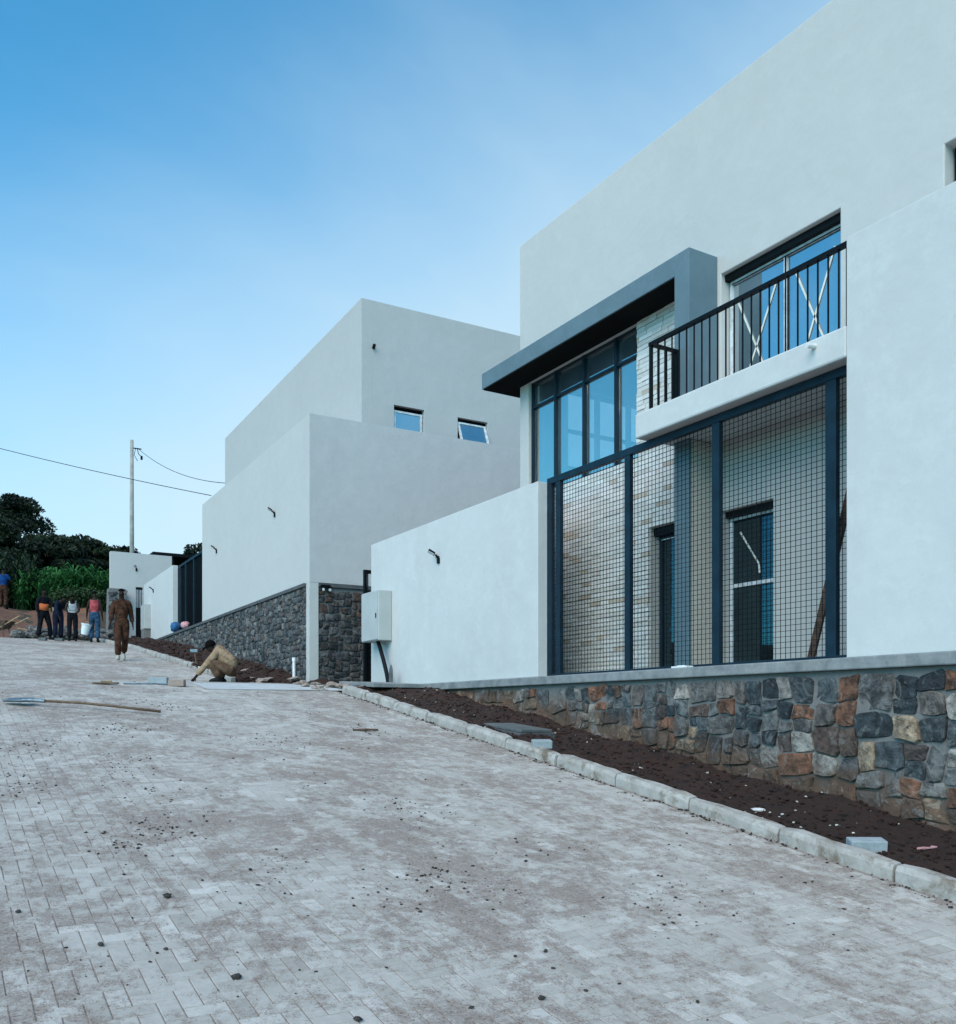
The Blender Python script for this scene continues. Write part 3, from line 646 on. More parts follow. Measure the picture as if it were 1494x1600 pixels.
b_ = MB(); b_.box(1.5, 1.75, .9, 12.6, 2.65, 9.1); wall(b_, 'y', .9, 1.15, 1.751, 12, 2.65, 9.1, [(2.27, 3.02, 5.7, 6.90), (3.88, 4.68, 5.7, 6.88)])
b_.box(11.9, 12.15, 1.152, 12.6, 2.65, 9.1); b_.box(1.751, 11.899, 12.35, 12.6, 2.65, 9.1); b_.box(1.751, 11.899, 1.151, 12.349, 8.5, 8.8)
p2(b_, 'upper_block', M['plaster_u'])
b_ = MB(); b_.box(1.76, 5.4, 1.9, 2.0, 4.5, 8.4); p2(b_, 'darkening_partition', M['room'])  # added dark partition behind the two small windows
def awn(x0, x1, z0, z1, tilt, nm):
    f_ = MB(); t = .035; f_.box(x0, x0 + t, 1.0, 1.06, z0, z1); f_.box(x1 - t, x1, 1.0, 1.06, z0, z1); f_.box(x0 + t, x1 - t, 1.0, 1.06, z0, z0 + t); f_.box(x0 + t, x1 - t, 1.0, 1.06, z1 - t, z1)
    o = p2(f_, nm, M['black']); T = Matrix.Translation((0, .99, z1 - .1)) @ Matrix.Rotation(R(-tilt), 4, 'X')
    s_ = MB(); a, b2, c_ = x0 + .02, x1 - .02, -(z1 - z0) + .14; t = .045
    s_.box(a, a + t, -.04, 0, c_, 0, T); s_.box(b2 - t, b2, -.04, 0, c_, 0, T); s_.box(a + t, b2 - t, -.04, 0, -t, 0, T); s_.box(a + t, b2 - t, -.04, 0, c_, c_ + t, T)
    p2(s_, 'sash', M['alu'], o); g2 = MB(); g2.box(a + t, b2 - t, -.022, -.016, c_ + t, -t, T); p2(g2, 'pane', M['glass_mid'], o)
awn(2.275, 3.015, 6.0, 6.90, 0, 'window'); awn(3.885, 4.675, 6.0, 6.88, 22, 'window')
v_ = MB(); v_.tube([(1.78, .9, 8.06), (1.76, .80, 8.09)], .035, 10); p2(v_, 'vent_pipe', M['black'])
b_ = MB(); b_.box(1.44, 1.499, 9.6, 12.3, 2.66, 5.3); p2(b_, 'porch_shade_pane', M['glass_dark'])  # added dark pane stands in for the deep shade of the porch
b_ = MB(); b_.box(.25, 1.2, 9.272, 9.40, 2.66, 4.9); p2(b_, 'porch_return', M['plaster'])
e, I = t2('boundary_wall', 'white garden wall beyond the dark screen of the second house', 'wall', 0, 16, 2.68)
b_ = MB(); b_.box(0, .17, 13.45, 18.75, 2.682, 4.93); b_.box(-.005, .165, 16.2, 18.7, 1.8, 2.68); b_.build('wall_panel', M['plaster_b'], e, .008, M4=I)
e, I = t2('mesh_screen', 'dark blue steel screen beside the second house, above its stone wall', 'security screen', .2, 11, 2.68)
b_ = MB()
for y in (9.33, 9.95, 11.15, 12.3, 13.1, 13.4): b_.box(.16, .25, y - .045, y + .045, 2.682, 4.82)
b_.box(.16, .25, 9.28, 13.45, 4.821, 4.9); b_.build('frame', M['steel'], e, M4=I)
for a, b2 in ((9.38, 9.9), (10.0, 11.1), (11.2, 12.25), (12.35, 13.05)):
    mesh_panel(.2, a, b2, 2.7, 4.82, .06, .004).build('wire_mesh', M['black'], e, M4=I)
    p_ = MB(); p_.box(.226, .236, a, b2, 2.7, 4.82); p_.build('porch_shade_sheet', M['black'], e, M4=I)  # black sheet added to give the dark of the porch behind the mesh
for nm, y, lab in (('wall_lamp', 2.29, 'black spotlight high on the second house, nearest its front corner'), ('wall_lamp', 7.55, 'black spotlight at the left end of the second house front block'), ('wall_lamp', 16.8, 'black spotlight on the far white garden wall beside the dark screen')):
    lamp(nm, lab, T2 @ Matrix.Translation((0, y, 4.5)))
tl = thing('twin_spotlight', 'small black fitting with two white lenses on the dark stone wall beside the gate', 'lamp', (0, 0, 0)); tl.matrix_world = T2 @ Matrix.Translation((.33, -.005, 2.57))
b_ = MB(); b_.box(-.1, .1, -.05, 0, .03, .07); b_.box(-.02, .02, -.05, 0, -.02, .03); b_.build('mount', M['black'], tl)
for x in (-.07, .07):
    b_ = MB(); b_.tube([(x, -.02, -.02), (x, -.09, -.035)], .032, 10); hd = b_.build('lamp_head', M['black'], tl); b_ = MB(); b_.tube([(x, -.0901, -.035), (x, -.093, -.0355)], .029, 10); b_.build('lens', M['pvc'], hd)
# bundles on the coping
r_ = random.Random(31)
def bundle(name, label, cat, loc, s, mat):
    b = MB(); V, F = [], []; n, mm = 14, 9
    for i in range(mm + 1):
        t = math.pi * i / mm
        for k in range(n):
            a = 2 * math.pi * k / n; q = 1 + r_.uniform(-.24, .2)
            V.append((math.sin(t) ** .7 * math.cos(a) * s[0] * q, math.sin(t) ** .7 * math.sin(a) * s[1] * q, s[2] * (1 - math.cos(t)) * (1 + r_.uniform(-.05, .05))))
    F = [(i * n + k, i * n + (k + 1) % n, (i + 1) * n + (k + 1) % n, (i + 1) * n + k) for i in range(mm) for k in range(n)]
    o = b.add(V, F).build(name, mat, None, smooth=True); o.location = loc; return tag(o, label, cat)
bundle('bag', 'bright blue cloth bundle resting on the stone wall coping', 'bag', T2 @ Vector((.0, 12.9, 2.68)), (.17, .25, .16), M['bluecloth'])
bundle('bag', 'small pink cloth bundle on the stone wall coping', 'bag', T2 @ Vector((.0, 11.55, 2.68)), (.13, .22, .11), M['pinkcloth'])
# PVC pipe at the corner
o = MB().tube([(0, 0, 0), (0, 0, .68)], .032, 12).tube([(0, 0, .62), (0, 0, .70)], .04, 12).build('pvc_pipe', M['pvc'], None, smooth=False); o.location = T2 @ Vector((-.14, .55, .48)); tag(o, 'short upright white pvc pipe against the grey stone wall', 'pipe')

# ------------------------------------------------------------ plot 3 (end of the road)
e = thing('boundary_wall', 'tall white end wall beside the walking man with a stone base on its left', 'wall', (7, 37.6, 2.8)); I = Matrix.Translation((-7, -37.6, -2.8))
b_ = MB(); wall(b_, 'y', 37.6, 37.85, 6.05, 8.35, 2.4, 6.32, [(6.98, 7.24, 2.9, 5.0)]); b_.build('wall_panel', M['plaster'], e, M4=I)
b_ = MB(); b_.box(6.98, 7.24, 37.63, 37.66, 2.8, 4.98); b_.build('gate_sheet', M['black'], e, M4=I)
b_ = MB()
for i in range(5): b_.box(6.99 + i * .055, 7.01 + i * .055, 37.61, 37.628, 4.2, 4.9)
b_.build('gate_grille', M['alu'], e, M4=I)
b_ = MB(); b_.prism([(5.85, 2.2), (6.28, 2.2), (6.22, 3.6), (6.6, 4.75), (6.5, 4.83), (5.92, 4.83)], 37.1, 37.598, 'y'); b_.build('stone_base', M['mortar_b'], e, M4=I)
stonework(5.9, 6.22, 2.4, 4.7, lambda u: 2.4, lambda u, z, o: (u, 37.1 - o, z), PALG, 5, .22).build('stonework', M['stone_b'], e, M4=I, smooth=True)
b_ = MB(); b_.box(7.75, 10.8, 38.2, 42, 6.42, 6.55); b_.box(8.5, 8.6, 38.3, 38.4, 4, 6.42); b_.box(10.6, 10.7, 38.3, 38.4, 4, 6.42); b_.box(8.62, 10.5, 41.6, 41.7, 3, 6.419)
tag(b_.build('shed', M['black']), 'dark flat roofed shelter behind the white end wall', 'shed')
lm = lamp('wall_lamp', 'black spotlight on the tall white end wall above the walking man', Matrix.Translation((7.0, 37.6, 5.7)) @ Matrix.Rotation(R(90), 4, 'Z'))
mc2 = thing('meter_cabinet', 'small pale grey meter cabinet on a dark stone plinth by the far wall', 'cabinet', (7.0, 35.2, 2.6)); I = Matrix.Translation((-7.0, -35.2, -2.6))
b_ = MB(); b_.box(6.78, 7.02, 34.9, 35.6, 3.15, 4.05); b_.build('housing', M['cabinet'], mc2, .012, M4=I)
b_ = MB(); b_.box(6.79, 7.0, 34.95, 35.55, 2.3, 3.149); b_.build('plinth', M['mortar_b'], mc2, M4=I)

# ------------------------------------------------------------ utility pole and wires
px, py = 9.56, 52.6
pl = thing('utility_pole', 'tall weathered utility pole rising behind the white end wall', 'utility pole', (px, py, 5))
b_ = MB(); b_.tube([(0, 0, -1), (0, 0, 10.0)], [.14, .09], 12); b_.build('pole', M['pole'], pl, smooth=True)
b_ = MB(); b_.box(.08, .5, -.03, .03, 9.55, 9.6); b_.tube([(.3, 0, 9.55), (.34, 0, 9.3), (.52, 0, 9.15)], .02, 6); b_.box(.46, .56, -.05, .05, 9.0, 9.2); b_.tube([(.2, 0, 9.6), (.12, 0, 9.2), (.3, 0, 8.9)], .015, 6); b_.build('bracket', M['black'], pl)
def wirem(name, label, a, b, sag, r=.018):
    a, b = Vector(a), Vector(b); pts = [a.lerp(b, i / 24) - Vector((0, 0, sag * 4 * (i / 24) * (1 - i / 24))) for i in range(25)]
    return tag(MB().tube(pts, r, 5).build(name, M['wire'], None, smooth=True), label, 'power line')
wirem('power_line', 'long cable crossing the sky from the left edge behind the pole', (-3.5, 62, 17.2), (11.2, 42.5, 10.1), .25)
wirem('power_line', 'short cable running from the pole top down to the second house', (px + .3, py, 14.6), (9.7, 31, 8.0), .6, .014)

# ------------------------------------------------------------ vegetation
def tree(label, loc, H, rad, seed, flat=.45, nleaf=9000, leafs=.125, clumps=46, trunk=.22, shape='layer', name='tree'):
    rn = np.random.default_rng(seed); rr = random.Random(seed)
    e = thing(name, label, 'tree', loc, 0, 'dark trees beyond the road end')
    tb = MB(); nleaf = int(nleaf * 1.7); top = H * .72; tb.tube([(0, 0, -.6), (.1, .05, H * .25), (-.05, 0, H * .5), (.05, 0, top)], [trunk, trunk * .8, trunk * .55, trunk * .25], 8)
    cs = []
    for i in range(clumps):
        z = H * (.28 + .70 * ((i + .5) / clumps)); a = rr.uniform(0, 6.283)
        k = (z / H - .28) / .7; prof = math.sin(math.pi * min(1, .18 + k * .80)) ** .6 if shape != 'cone' else (1.05 - k)
        rd = rad * prof * math.sqrt(rr.random()) * rr.uniform(.85, 1.12); c_ = (rd * math.cos(a), rd * math.sin(a), z + rr.uniform(-.3, .3)); cs.append(c_)
        if i % 2 == 0: tb.tube([(0, 0, z * .62), (c_[0] * .5, c_[1] * .5, z * .85), c_], [trunk * .3, trunk * .18, .02], 5, False)
    tb.build('trunk', M['bark'], e, smooth=True)
    cs = np.array(cs); ci = rn.integers(0, len(cs), nleaf); sz = rn.uniform(.55, 1.25, len(cs)) * rad * .27
    off = rn.normal(0, 1, (nleaf, 3)); off /= np.maximum(1e-6, np.linalg.norm(off, axis=1))[:, None]; off *= (rn.random(nleaf) ** .45)[:, None]
    off *= sz[ci][:, None]; off[:, 2] *= flat; c = cs[ci] + off
    u = rn.normal(0, 1, (nleaf, 3)); u /= np.linalg.norm(u, axis=1)[:, None]; v = np.cross(u, rn.normal(0, 1, (nleaf, 3))); v /= np.linalg.norm(v, axis=1)[:, None]
    s_ = rn.uniform(.6, 1.3, nleaf)[:, None] * leafs; q = np.stack([c - u * s_, c + v * s_ * .45, c + u * s_, c - v * s_ * .45], 1).reshape(-1, 3)
    me = bpy.data.meshes.new('crown'); me.vertices.add(nleaf * 4); me.vertices.foreach_set('co', q.astype(np.float32).ravel())
    me.loops.add(nleaf * 4); me.loops.foreach_set('vertex_index', np.arange(nleaf * 4, dtype=np.int32)); me.polygons.add(nleaf); me.polygons.foreach_set('loop_start', np.arange(0, nleaf * 4, 4, dtype=np.int32)); me.update(calc_edges=True)
    tone = np.clip(rn.normal(.35, .22, len(cs))[ci] + rn.normal(0, .15, nleaf), 0, 1); ca = me.color_attributes.new('tone', 'FLOAT_COLOR', 'CORNER')
    t4 = np.repeat(tone, 4); ca.data.foreach_set('color', np.stack([t4, t4, t4, np.ones_like(t4)], 1).astype(np.float32).ravel())
    me.materials.append(M['leaf']); o = bpy.data.objects.new('crown', me); COL.objects.link(o); o.parent = e; return e
tree('tall dark broad tree at the left edge, highest of all', (4.2, 61, 5.0), 7.9, 3.3, 1, nleaf=16000, clumps=60)
tree('rounded dark tree rising at the far left margin behind the blue shirted man', (.8, 58, 5.0), 7.0, 3.4, 2, nleaf=12000)
tree('low spreading dark tree just right of the tall tree', (7.0, 60, 5.0), 4.7, 3.4, 3, nleaf=12000)
tree('low spreading dark tree standing left of the white end wall', (7.8, 55, 4.8), 4.7, 2.7, 4, nleaf=12000)
tree('dark tree whose wispy top shows just left of the utility pole', (9.5, 58, 5.0), 5.0, 2.5, 5, nleaf=9000)
tree('dense dark thicket tree in the middle of the tree line above the maize', (5.4, 52, 4.8), 4.2, 2.9, 6, nleaf=12000)
tree('dense dark thicket tree behind the blue shirted man', (2.4, 51, 4.8), 4.4, 3.0, 7, nleaf=12000)
tree('small dark tree behind the shelter roof right of the pole', (13.6, 52, 4.6), 5.0, 2.4, 8, nleaf=7000)
tree('slender dark tree peeking out left of the second house', (13.2, 44.5, 3.5), 6.9, 1.3, 10, nleaf=4500, leafs=.12, shape='cone', flat=.7)
# maize patch
def maize(name, x0, x1, y0, y1, n, hh, mat, seed, lab=None):
    rn = random.Random(seed); m_ = MB()
    for i in range(n):
        x, y = rn.uniform(x0, x1), rn.uniform(y0, y1); z = ter(x, y) - .1; H = hh * rn.uniform(.6, 1.1)
        m_.tube([(x, y, z), (x + rn.uniform(-.08, .08), y, z + H * .9)], .014, 4, False, (.4,) * 3)
        for k in range(9):
            a = rn.uniform(0, 6.283); L = rn.uniform(.35, .75) * hh / 1.9; zz = z + H * (.15 + .8 * k / 9); d = Vector((math.cos(a), math.sin(a), 0)); s = Vector((-d.y, d.x, 0)) * .045
            p0 = Vector((x, y, zz)); p1_ = p0 + d * L * .5 + Vector((0, 0, L * .6)); p2_ = p0 + d * L + Vector((0, 0, L * rn.uniform(.1, .6)))
            t = max(0, min(1, .25 + .6 * k / 9 + rn.uniform(-.25, .25)))
            m_.add([p0 - s * .5, p0 + s * .5, p1_ + s, p1_ - s, p2_], [(0, 1, 2, 3), (3, 2, 4)], (t, t, t))
    return struct(m_.build(name, mat), 'stuff')
maize('maize_patch', 3.4, 9.2, 45.2, 48.0, 620, 1.75, M['maize'], 1)
maize('undergrowth', -6, 4.2, 45.6, 50, 900, 2.3, M['leaf'], 5)
maize('weeds', 4.6, 8.2, 42.9, 45.2, 700, .8, M['weed'], 2)

# ------------------------------------------------------------ small objects on the road
def wp(x, y, dz=0): return (x, y, h(y) + dz)
sv = thing('shovel', 'shovel with pale blue blade and long wooden handle lying on the paving at left', 'shovel', wp(1.12, 11.0, .012), 0)
sl_ = math.atan2(h(11.4) - h(10.6), .8)
b_ = MB(); V = []
for i in range(7):
    t = i / 6; wv = .11 * (1 - .75 * max(0, t - .5) ** 1.5 * 2.4); 
    for k in range(5): q = k / 4 * 2 - 1; V.append((-.03 - .28 * t, wv * q, .012 + .03 * q * q + .02 * (1 - t)))
b_.add(V, [(i * 5 + k, i * 5 + k + 1, (i + 1) * 5 + k + 1, (i + 1) * 5 + k) for i in range(6) for k in range(4)])
o = b_.build('blade', M['tool'], sv, smooth=True); sf = o.modifiers.new('solid', 'SOLIDIFY'); sf.thickness = .006
b_ = MB(); b_.tube([(-.12, 0, .045), (.02, 0, .05), (.12, 0, .05)], [.012, .022, .022], 8); b_.build('socket', M['tool'], sv)
b_ = MB(); b_.tube([(.1, 0, .05), (.5, 0, .058), (.9, 0, .045), (1.35, 0, .025)], [.015, .014, .014, .015], 8); b_.build('handle', M['woodd'], sv, smooth=True)
sv.rotation_euler = (0, 0, 0)
def orient(e, p, q):   # lay thing's local +x along p->q on the sloping road
    p, q = Vector(p), Vector(q); x = (q - p).normalized(); n = Vector((0, -math.sin(sl_), math.cos(sl_))); y = n.cross(x).normalized(); z = x.cross(y)
    e.matrix_world = Matrix(((x.x, y.x, z.x, p.x), (x.y, y.y, z.y, p.y), (x.z, y.z, z.z, p.z), (0, 0, 0, 1)))
orient(sv, wp(.98, 10.95, .012), wp(2.03, 10.4, .012))
tw = thing('trowel', 'brown wooden float trowel lying on the paving beside the grey block', 'trowel', wp(2.1, 13.2, .01), R(-30))
b_ = MB(); b_.box(-.2, .12, -.06, .06, 0, .02); b_.build('plate', M['woodd'], tw, .003)
b_ = MB(); b_.tube([(-.10, 0, .015), (-.10, 0, .035), (.04, 0, .035), (.04, 0, .015)], .012, 8); b_.build('handle', M['wood'], tw)
o = MB().tube([(0, 0, .012), (.35, -.02, .016), (.8, -.1, .012)], .010, 6).build('rod', M['tool'], None); o.location = wp(2.3, 13.25, .0); tag(o, 'thin steel rod lying between the trowel and the grey block', 'rod')
def block(name, label, cat, loc, rot, dims, mat, grp=None):
    x, y, z = dims; o = MB().box(-x / 2, x / 2, -y / 2, y / 2, 0, z).build(name, mat, None, .008); o.location = loc; o.rotation_euler = rot; tag(o, label, cat, grp); return o
block('block', 'grey concrete block lying left of the brown brick near the crouching worker', 'block', wp(2.78, 13.35), (0, 0, R(-28)), (.26, .11, .10), M['block'])
block('brick', 'brown brick lying beside the grey block near the crouching worker', 'brick', wp(2.98, 13.1), (0, 0, R(-31)), (.22, .11, .09), M['redbrick'])
block('paver', 'dark loose paver on the road below the black clothed worker', 'paver', wp(3.25, 33.2), (0, 0, R(-31)), (.24, .16, .09), M['slab'])
block('paver', 'dark loose paver on the road in front of the stooping worker', 'paver', wp(3.75, 33.2), (0, 0, R(-31)), (.26, .16, .09), M['slab'])
block('block', 'pale concrete block half behind the kerb at lower right', 'block', (5.47, 3.98, soilz(5.47, 3.98) - .01), (R(8), 0, R(-34)), (.24, .12, .10), M['block'])
block('block', 'grey concrete block resting on the kerb beside the drain slab', 'block', (5.33, 7.62, h(7.62) + .085), (R(9), 0, R(-22)), (.20, .10, .085), M['block'])
ds = thing('drain_cover', 'flat dark grey slab cover set in the soil strip beside the kerb', 'cover', (5.8, 8.9, h(8.9) + .09)); ds.rotation_euler = (R(5), 0, 0)
MB().box(-.20, .22, -.5, .3, -.02, .012).build('cover_plate', M['slab'], ds, .006); MB().box(-.23, .25, -.53, .33, -.1, -.023).build('cover_rim', M['coping_b'], ds, .006)
ds = thing('drain_cover', 'flat concrete slab on the soil at the head of the near kerb', 'cover', (5.95, 13.1, h(13.1) + .05)); ds.rotation_euler = (R(3), 0, 0)
MB().box(-.35, .5, -.8, .5, 0, .06).build('cover_plate', M['coping'], ds, .006)
o = MB().tube([(0, 0, .012), (.12, -.03, .016), (.27, -.06, .012)], [.010, .014, .011], 6).build('stick', M['rust']); o.location = wp(3.95, 9.2); tag(o, 'short dark stick lying on the paving near the top of the kerb', 'stick')
o = bundle('litter', 'white crumpled litter on the dark soil beside the stone wall', 'litter', (5.72, 5.15, soilz(5.72, 5.15) + .0), (.05, .06, .014), M['pvc'])
o = MB().box(-.1, .1, -.02, .02, 0, .01).build('wood_chip', M['pinkcloth']); o.location = (6.1, 3.95, soilz(6.1, 3.95) + .01); tag(o, 'small pinkish strip of litter on the soil at the right edge', 'litter')
# rubble near kerb head
r_ = random.Random(77); rb = MB()
for k in range(60):
    x, y = r_.uniform(4.9, 6.0), r_.uniform(12.7, 13.7); s_ = .02 + .07 * r_.random() ** 2; rb.lump((x, y, h(y) + s_ * .5), s_, r_, None, (1.3, .9, .6), .35)
for k in range(16):
    x, y = r_.uniform(5.3, 6.2), r_.uniform(17.0, 22); s_ = .03 + .09 * r_.random() ** 2; rb.lump((x, y, soilz2(x, y) + s_ * .4), s_, r_, None, (1.4, 1, .5), .35)
struct(rb.build('broken_stones', M['redbrick']), 'stuff')
rb = MB()
for k in range(230):
    x = 2.7 + 3.3 * r_.random(); y = 36.0 + 1.2 * r_.random(); s_ = .05 + .16 * r_.random() ** 2; rb.lump((x, y, h(y) + s_ * .4 + .35 * r_.random() * (1 if x > 3.2 else .4)), s_, r_, None, (1.3, .9, .7), .35)
struct(rb.build('rubble_heap', M['rock']), 'stuff')
# timber boards on the mound
for i, (x, y, z, L, a, lab) in enumerate([(3.1, 40.2, 3.5, 1.5, 12, 'pale timber board lying lowest on the dirt mound'), (3.0, 40.8, 3.75, 1.8, -28, 'pale timber board lying across the dirt mound behind the workers'), (3.6, 41.2, 3.85, 1.3, -12, 'short timber board at the top of the dirt mound')]):
    o = MB().box(0, L, -.05, .05, 0, .03).build('board', M['wood'], None, .002); o.location = (x, y, ter(x, y) + .08); o.rotation_euler = (0, R(4 + 5 * i), R(a)); tag(o, lab, 'board', 'timber boards on the mound')
o = MB().box(-.03, .03, -.02, .02, 0, 1.3).build('timber_post', M['wood']); o.location = wp(4.0, 36.2); o.rotation_euler = (0, R(-6), 0); tag(o, 'pale upright timber stick between the stooping workers', 'post')
o = thing('bucket', 'white plastic bucket tilted beside the man in the pink top', 'bucket', wp(4.55, 33.4, .25)); o.rotation_euler = (R(10), R(10), 0)
b_ = MB(); n = 20; prof = [(.0, 0), (.12, 0), (.16, .34), (.175, .34), (.175, .37), (.15, .37), (.11, .02), (0, .02)]
V = [(r * math.cos(2 * math.pi * k / n), r * math.sin(2 * math.pi * k / n), z) for r, z in prof for k in range(n)]
b_.add(V, [(i * n + k, i * n + (k + 1) % n, (i + 1) * n + (k + 1) % n, (i + 1) * n + k) for i in range(len(prof) - 1) for k in range(n)]); b_.build('shell', M['bucket'], o, smooth=False)
b_ = MB(); b_.tube([(.17 * math.cos(t), 0, .35 + .14 * math.sin(t)) for t in [math.pi * i / 10 for i in range(11)]], .005, 5); b_.build('handle', M['black'], o)
wb = thing('wheelbarrow', 'rusty wheelbarrow with raised wooden handles at the left edge', 'wheelbarrow', (2.15, 36.6, h(36.6)), R(-35))
b_ = MB(); b_.add([(-.35, -.22, .32), (.3, -.2, .32), (.3, .2, .32), (-.35, .22, .32), (-.5, -.33, .62), (.45, -.3, .58), (.45, .3, .58), (-.5, .33, .62)], [(0, 1, 2, 3), (0, 4, 5, 1), (1, 5, 6, 2), (2, 6, 7, 3), (3, 7, 4, 0)]); o = b_.build('tray', M['rust'], wb); sf = o.modifiers.new('s', 'SOLIDIFY'); sf.thickness = .012
for s in (-1, 1):
    b_ = MB(); b_.tube([(-.55, .08 * s, .2), (.1, .2 * s, .3), (.95, .28 * s, .72)], .022, 6); b_.build('handle', M['wood'], wb)
    b_ = MB(); b_.tube([(.25, .2 * s, .33), (.35, .22 * s, 0)], .016, 6); b_.build('leg', M['rust'], wb)
b_ = MB(); b_.tube([(-.6 + .19 * math.cos(t), 0, .21 + .19 * math.sin(t)) for t in [2 * math.pi * i / 20 for i in range(21)]], .035, 8); b_.tube([(-.6, -.09, .21), (-.6, .09, .21)], .02, 6)
for k in range(5): b_.tube([(-.6, 0, .21), (-.6 + .17 * math.cos(k * 1.257), 0, .21 + .17 * math.sin(k * 1.257))], .01, 5)
b_.build('wheel', M['black'], wb)

# ------------------------------------------------------------ people (skin-modifier bodies)
def skinmesh(name, V, E, Rr, mat, parent, sub=1):
    me = bpy.data.meshes.new(name); me.from_pydata([tuple(v) for v in V], E, []); o = bpy.data.objects.new(name, me); COL.objects.link(o); me.materials.append(mat); o.parent = parent
    s = o.modifiers.new('skin', 'SKIN'); s.use_smooth_shade = True
    if not me.skin_vertices:
        with bpy.context.temp_override(object=o, active_object=o): bpy.ops.mesh.customdata_skin_add()
    for i, sv_ in enumerate(me.skin_vertices[0].data):
        r = Rr[i]; sv_.radius = r if isinstance(r, tuple) else (r, r); sv_.use_root = (i == 0)
    q = o.modifiers.new('sub', 'SUBSURF'); q.levels = sub; q.render_levels = sub
    return o
BASE = dict(pelvis=(0, 0, .94), waist=(0, .0, 1.08), chest=(0, .0, 1.27), nb=(0, .01, 1.43), neck=(0, 0, 1.49), chin=(0, -.02, 1.555), mid=(0, -.012, 1.62), top=(0, .0, 1.685))
for s, q in ((1, 'L'), (-1, 'R')):
    BASE.update({'sh' + q: (.165 * s, .01, 1.385), 'el' + q: (.225 * s, .03, 1.12), 'wr' + q: (.24 * s, -.04, .87), 'hip' + q: (.085 * s, 0, .88), 'kn' + q: (.10 * s, -.02, .48), 'an' + q: (.105 * s, .02, .09), 'toe' + q: (.115 * s, -.14, .035)})
RAD = dict(pelvis=(.135, .105), waist=(.125, .095), chest=(.15, .11), nb=.07, neck=.052, chin=.064, mid=(.084, .098), top=.066, sh=.062, el=.040, wr=.026, hip=.085, kn=.055, an=.036, toe=.026)
def rad(k): return RAD[k] if k in RAD else RAD[k[:-1]]
